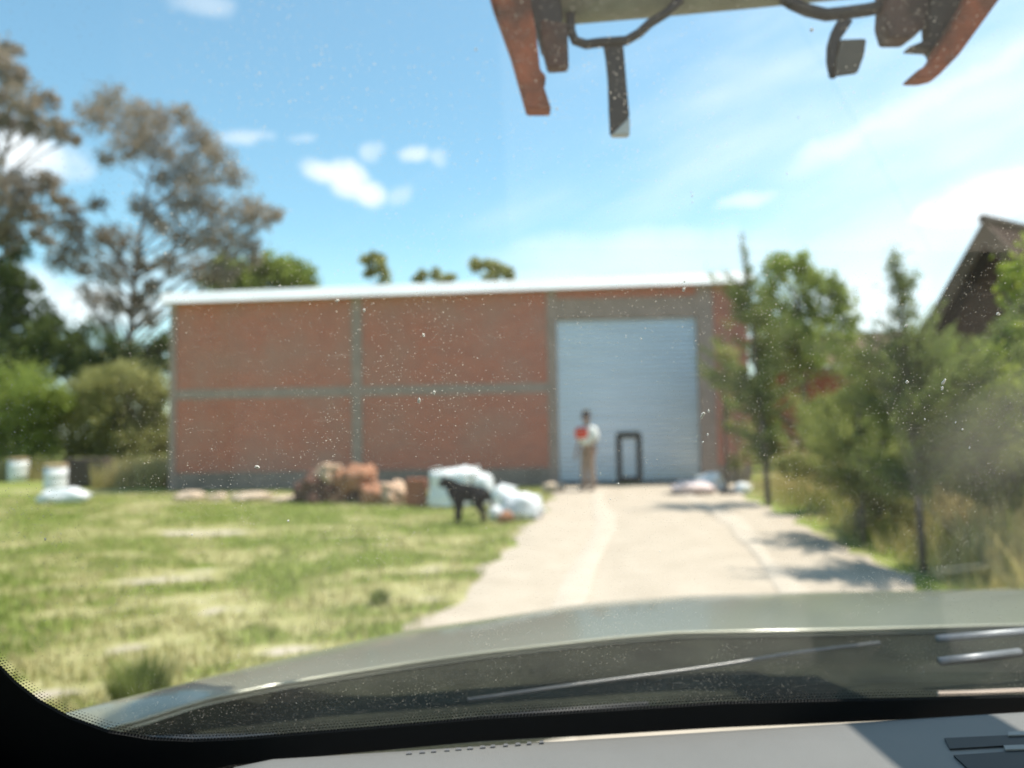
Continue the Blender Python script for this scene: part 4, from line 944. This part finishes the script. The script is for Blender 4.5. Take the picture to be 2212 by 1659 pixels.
# interior trim of the left pillar, roof and right pillar
M_trim = mat('dark grey cabin trim', (.07, .07, .075), .85, var=(.05, .05, .055), scale=60, bump=.3, bscale=400)
pp = [S(-420,1000,.02), S(-330,1300,.02), S(-90,1520,.02), S(10,1585,.02), S(70,1640,.02), S(140,1760,.02), S(-300,1900,.02), S(-700,1500,.02), S(-700,1000,.02)]
MB().prism(pp, wN * .05).build('pillar', M_trim, truck)
MB().prism([Q(-.38,.3,.01), Q(-.62,.3,.01), Q(-.62,.75,.01), Q(-.38,.75,.01)], wN * .06).build('pillar', M_trim, truck)
MB().prism([Q(.92,-.05,.01), Q(1.02,-.05,.01), Q(1.02,.75,.01), Q(.92,.75,.01)], wN * .06).build('pillar', M_trim, truck)
rz0 = Q(0, .70).z
MB().prism([Q(-.62,.70,.0), Q(1.05,.70,.0), Q(1.05,.70,.0) - wf*1.5 + Vector((0,0,.05)), Q(-.62,.70,.0) - wf*1.5 + Vector((0,0,.05))], (0, 0, .05)).build('roof', M_trim, truck)

# ------------------------------------------------------------------ rusty rack overhead
M_rust = mat('rusty red oxide steel', (.42, .10, .045), .8, var=(.13, .045, .03), scale=22, bump=.3, bscale=60)
M_rustd = mat('brown rusted steel', (.11, .05, .04), .8, var=(.05, .035, .035), scale=25, bump=.3, bscale=60)
M_galv = mat('grey green painted tube', (.25, .26, .21), .6, var=(.18, .18, .14), scale=25, bump=.2, bscale=60)
M_tine = mat('dark spring steel', (.016, .016, .022), .6, .0, var=(.03, .027, .027), scale=30)
M_tip = mat('worn bare steel tip', (.62, .60, .58), .5, .3)
rack = empty('metal_rack', P(1650, -400, 1.0), 0, 'rusty red steel rack with grey tube and dark curved tines hanging over the hood', 'rack')
rinv = -Vector(rack.location)
def plate(pts, Y, m, name, th=.03, par=rack, bev=.002):
    q = [P(x, y_, Y if not isinstance(Y, (list, tuple)) else Y[i]) for i, (x, y_) in enumerate(pts)]
    q = [p + rinv for p in q] if par is rack else q
    o = MB().prism(q, (0, th, 0)).build(name, m, par, bevel=bev)
    return o
def rtube(pts, rad, m, name, flat=1, par=rack, n=10):
    return MB().tube([P(*p) + rinv for p in pts], rad, n, flat).build(name, m, par, smooth=True)
plate([(1020,-160),(1106,-160),(1146,0),(1158,70),(1167,150),(1180,162),(1178,172),(1170,170),(1191,234),(1138,234),(1103,110),(1063,0)], .94, M_rust, 'side_bar', .025)
plate([(1100,-160),(1195,-160),(1212,0),(1216,60),(1172,110),(1158,60),(1142,0)], .975, M_tine, 'backing_bar', .02)
plate([(1168,40),(1226,48),(1229,143),(1184,146),(1172,100)], .97, M_rustd, 'bracket', .018)
rtube([(1205,-8,1.0),(1400,-24,1.005),(1620,-44,1.01),(1850,-66,1.02),(2100,-90,1.03)], .036, M_galv, 'cross_tube', n=24)
rtube([(1232,30,.985),(1233,66,.985),(1242,88,.985),(1266,96,.985),(1295,92,.985),(1352,88,.985),(1380,72,.985),(1404,50,.985),(1440,28,.985),(1470,0,.985)], .0062, M_tine, 'curved_rod')
t1 = plate([(1292,80),(1352,78),(1350,100),(1326,104)][:0] or [(1303,88),(1346,86),(1350,130),(1354,180),(1359,235),(1361,250),(1319,292),(1316,235),(1314,170),(1309,120)], .985, M_tine, 'tine', .010)
plate([(1361,250.5),(1361,292),(1319.5,292.5)], .984, M_tip, 'bare_tip', .011)
rtube([(1690,-6,1.0),(1712,8,1.0),(1743,22,1.0),(1785,32,1.0),(1823,28,1.0),(1870,22,1.0),(1918,12,1.0)], .0085, M_tine, 'curved_rod')
plate([(1812,40),(1846,40),(1828,68),(1815,86),(1812,120),(1812,163),(1797,166),(1789,130),(1790,95),(1799,65)], .995, M_tine, 'tine', .010)
plate([(1814,84),(1873,82),(1868,118),(1853,158),(1800,165),(1806,120)], .992, mat('grey brown steel plate', (.12, .10, .085), .6, var=(.08, .07, .06), scale=30), 'tine_blade', .004)
plate([(1905,-140),(2030,-140),(2040,0),(2000,56),(1968,80),(1921,80),(1910,44),(1913,0)], .985, M_rustd, 'bracket', .03)
plate([(2022,-140),(2120,-140),(2085,0),(2050,70),(2020,122),(2014,104),(1962,101),(2008,82),(2006,50),(2014,0)], .975, M_tine, 'backing_bar', .02)
plate([(2150,-140),(2262,-140),(2158,0),(2073,117),(2030,161),(2000,168),(1966,167),(1984,150),(2003,140),(2020,120),(2042,76),(2088,0)], .955, M_rust, 'side_bar', .025)
# rails running back over the cab roof, out of the picture
def rail(x, w): 
    return MB().prism([Vector(v) + rinv for v in [(x - w/2, -.9, 1.99), (x + w/2, -.9, 1.99), (x + w/2, 1.04, 2.06), (x - w/2, 1.04, 2.06)]], (0, 0, .04)).build('rail', M_rust, rack)
rail(.67, .11); rail(.0, .06)
for x in (.0, .67):
    for yy in (-.15, -.85): MB().box(x-.02+rinv.x, x+.02+rinv.x, yy-.02+rinv.y, yy+.02+rinv.y, rz0+.04+rinv.z, 2.02+rinv.z).build('post', M_rust, rack)
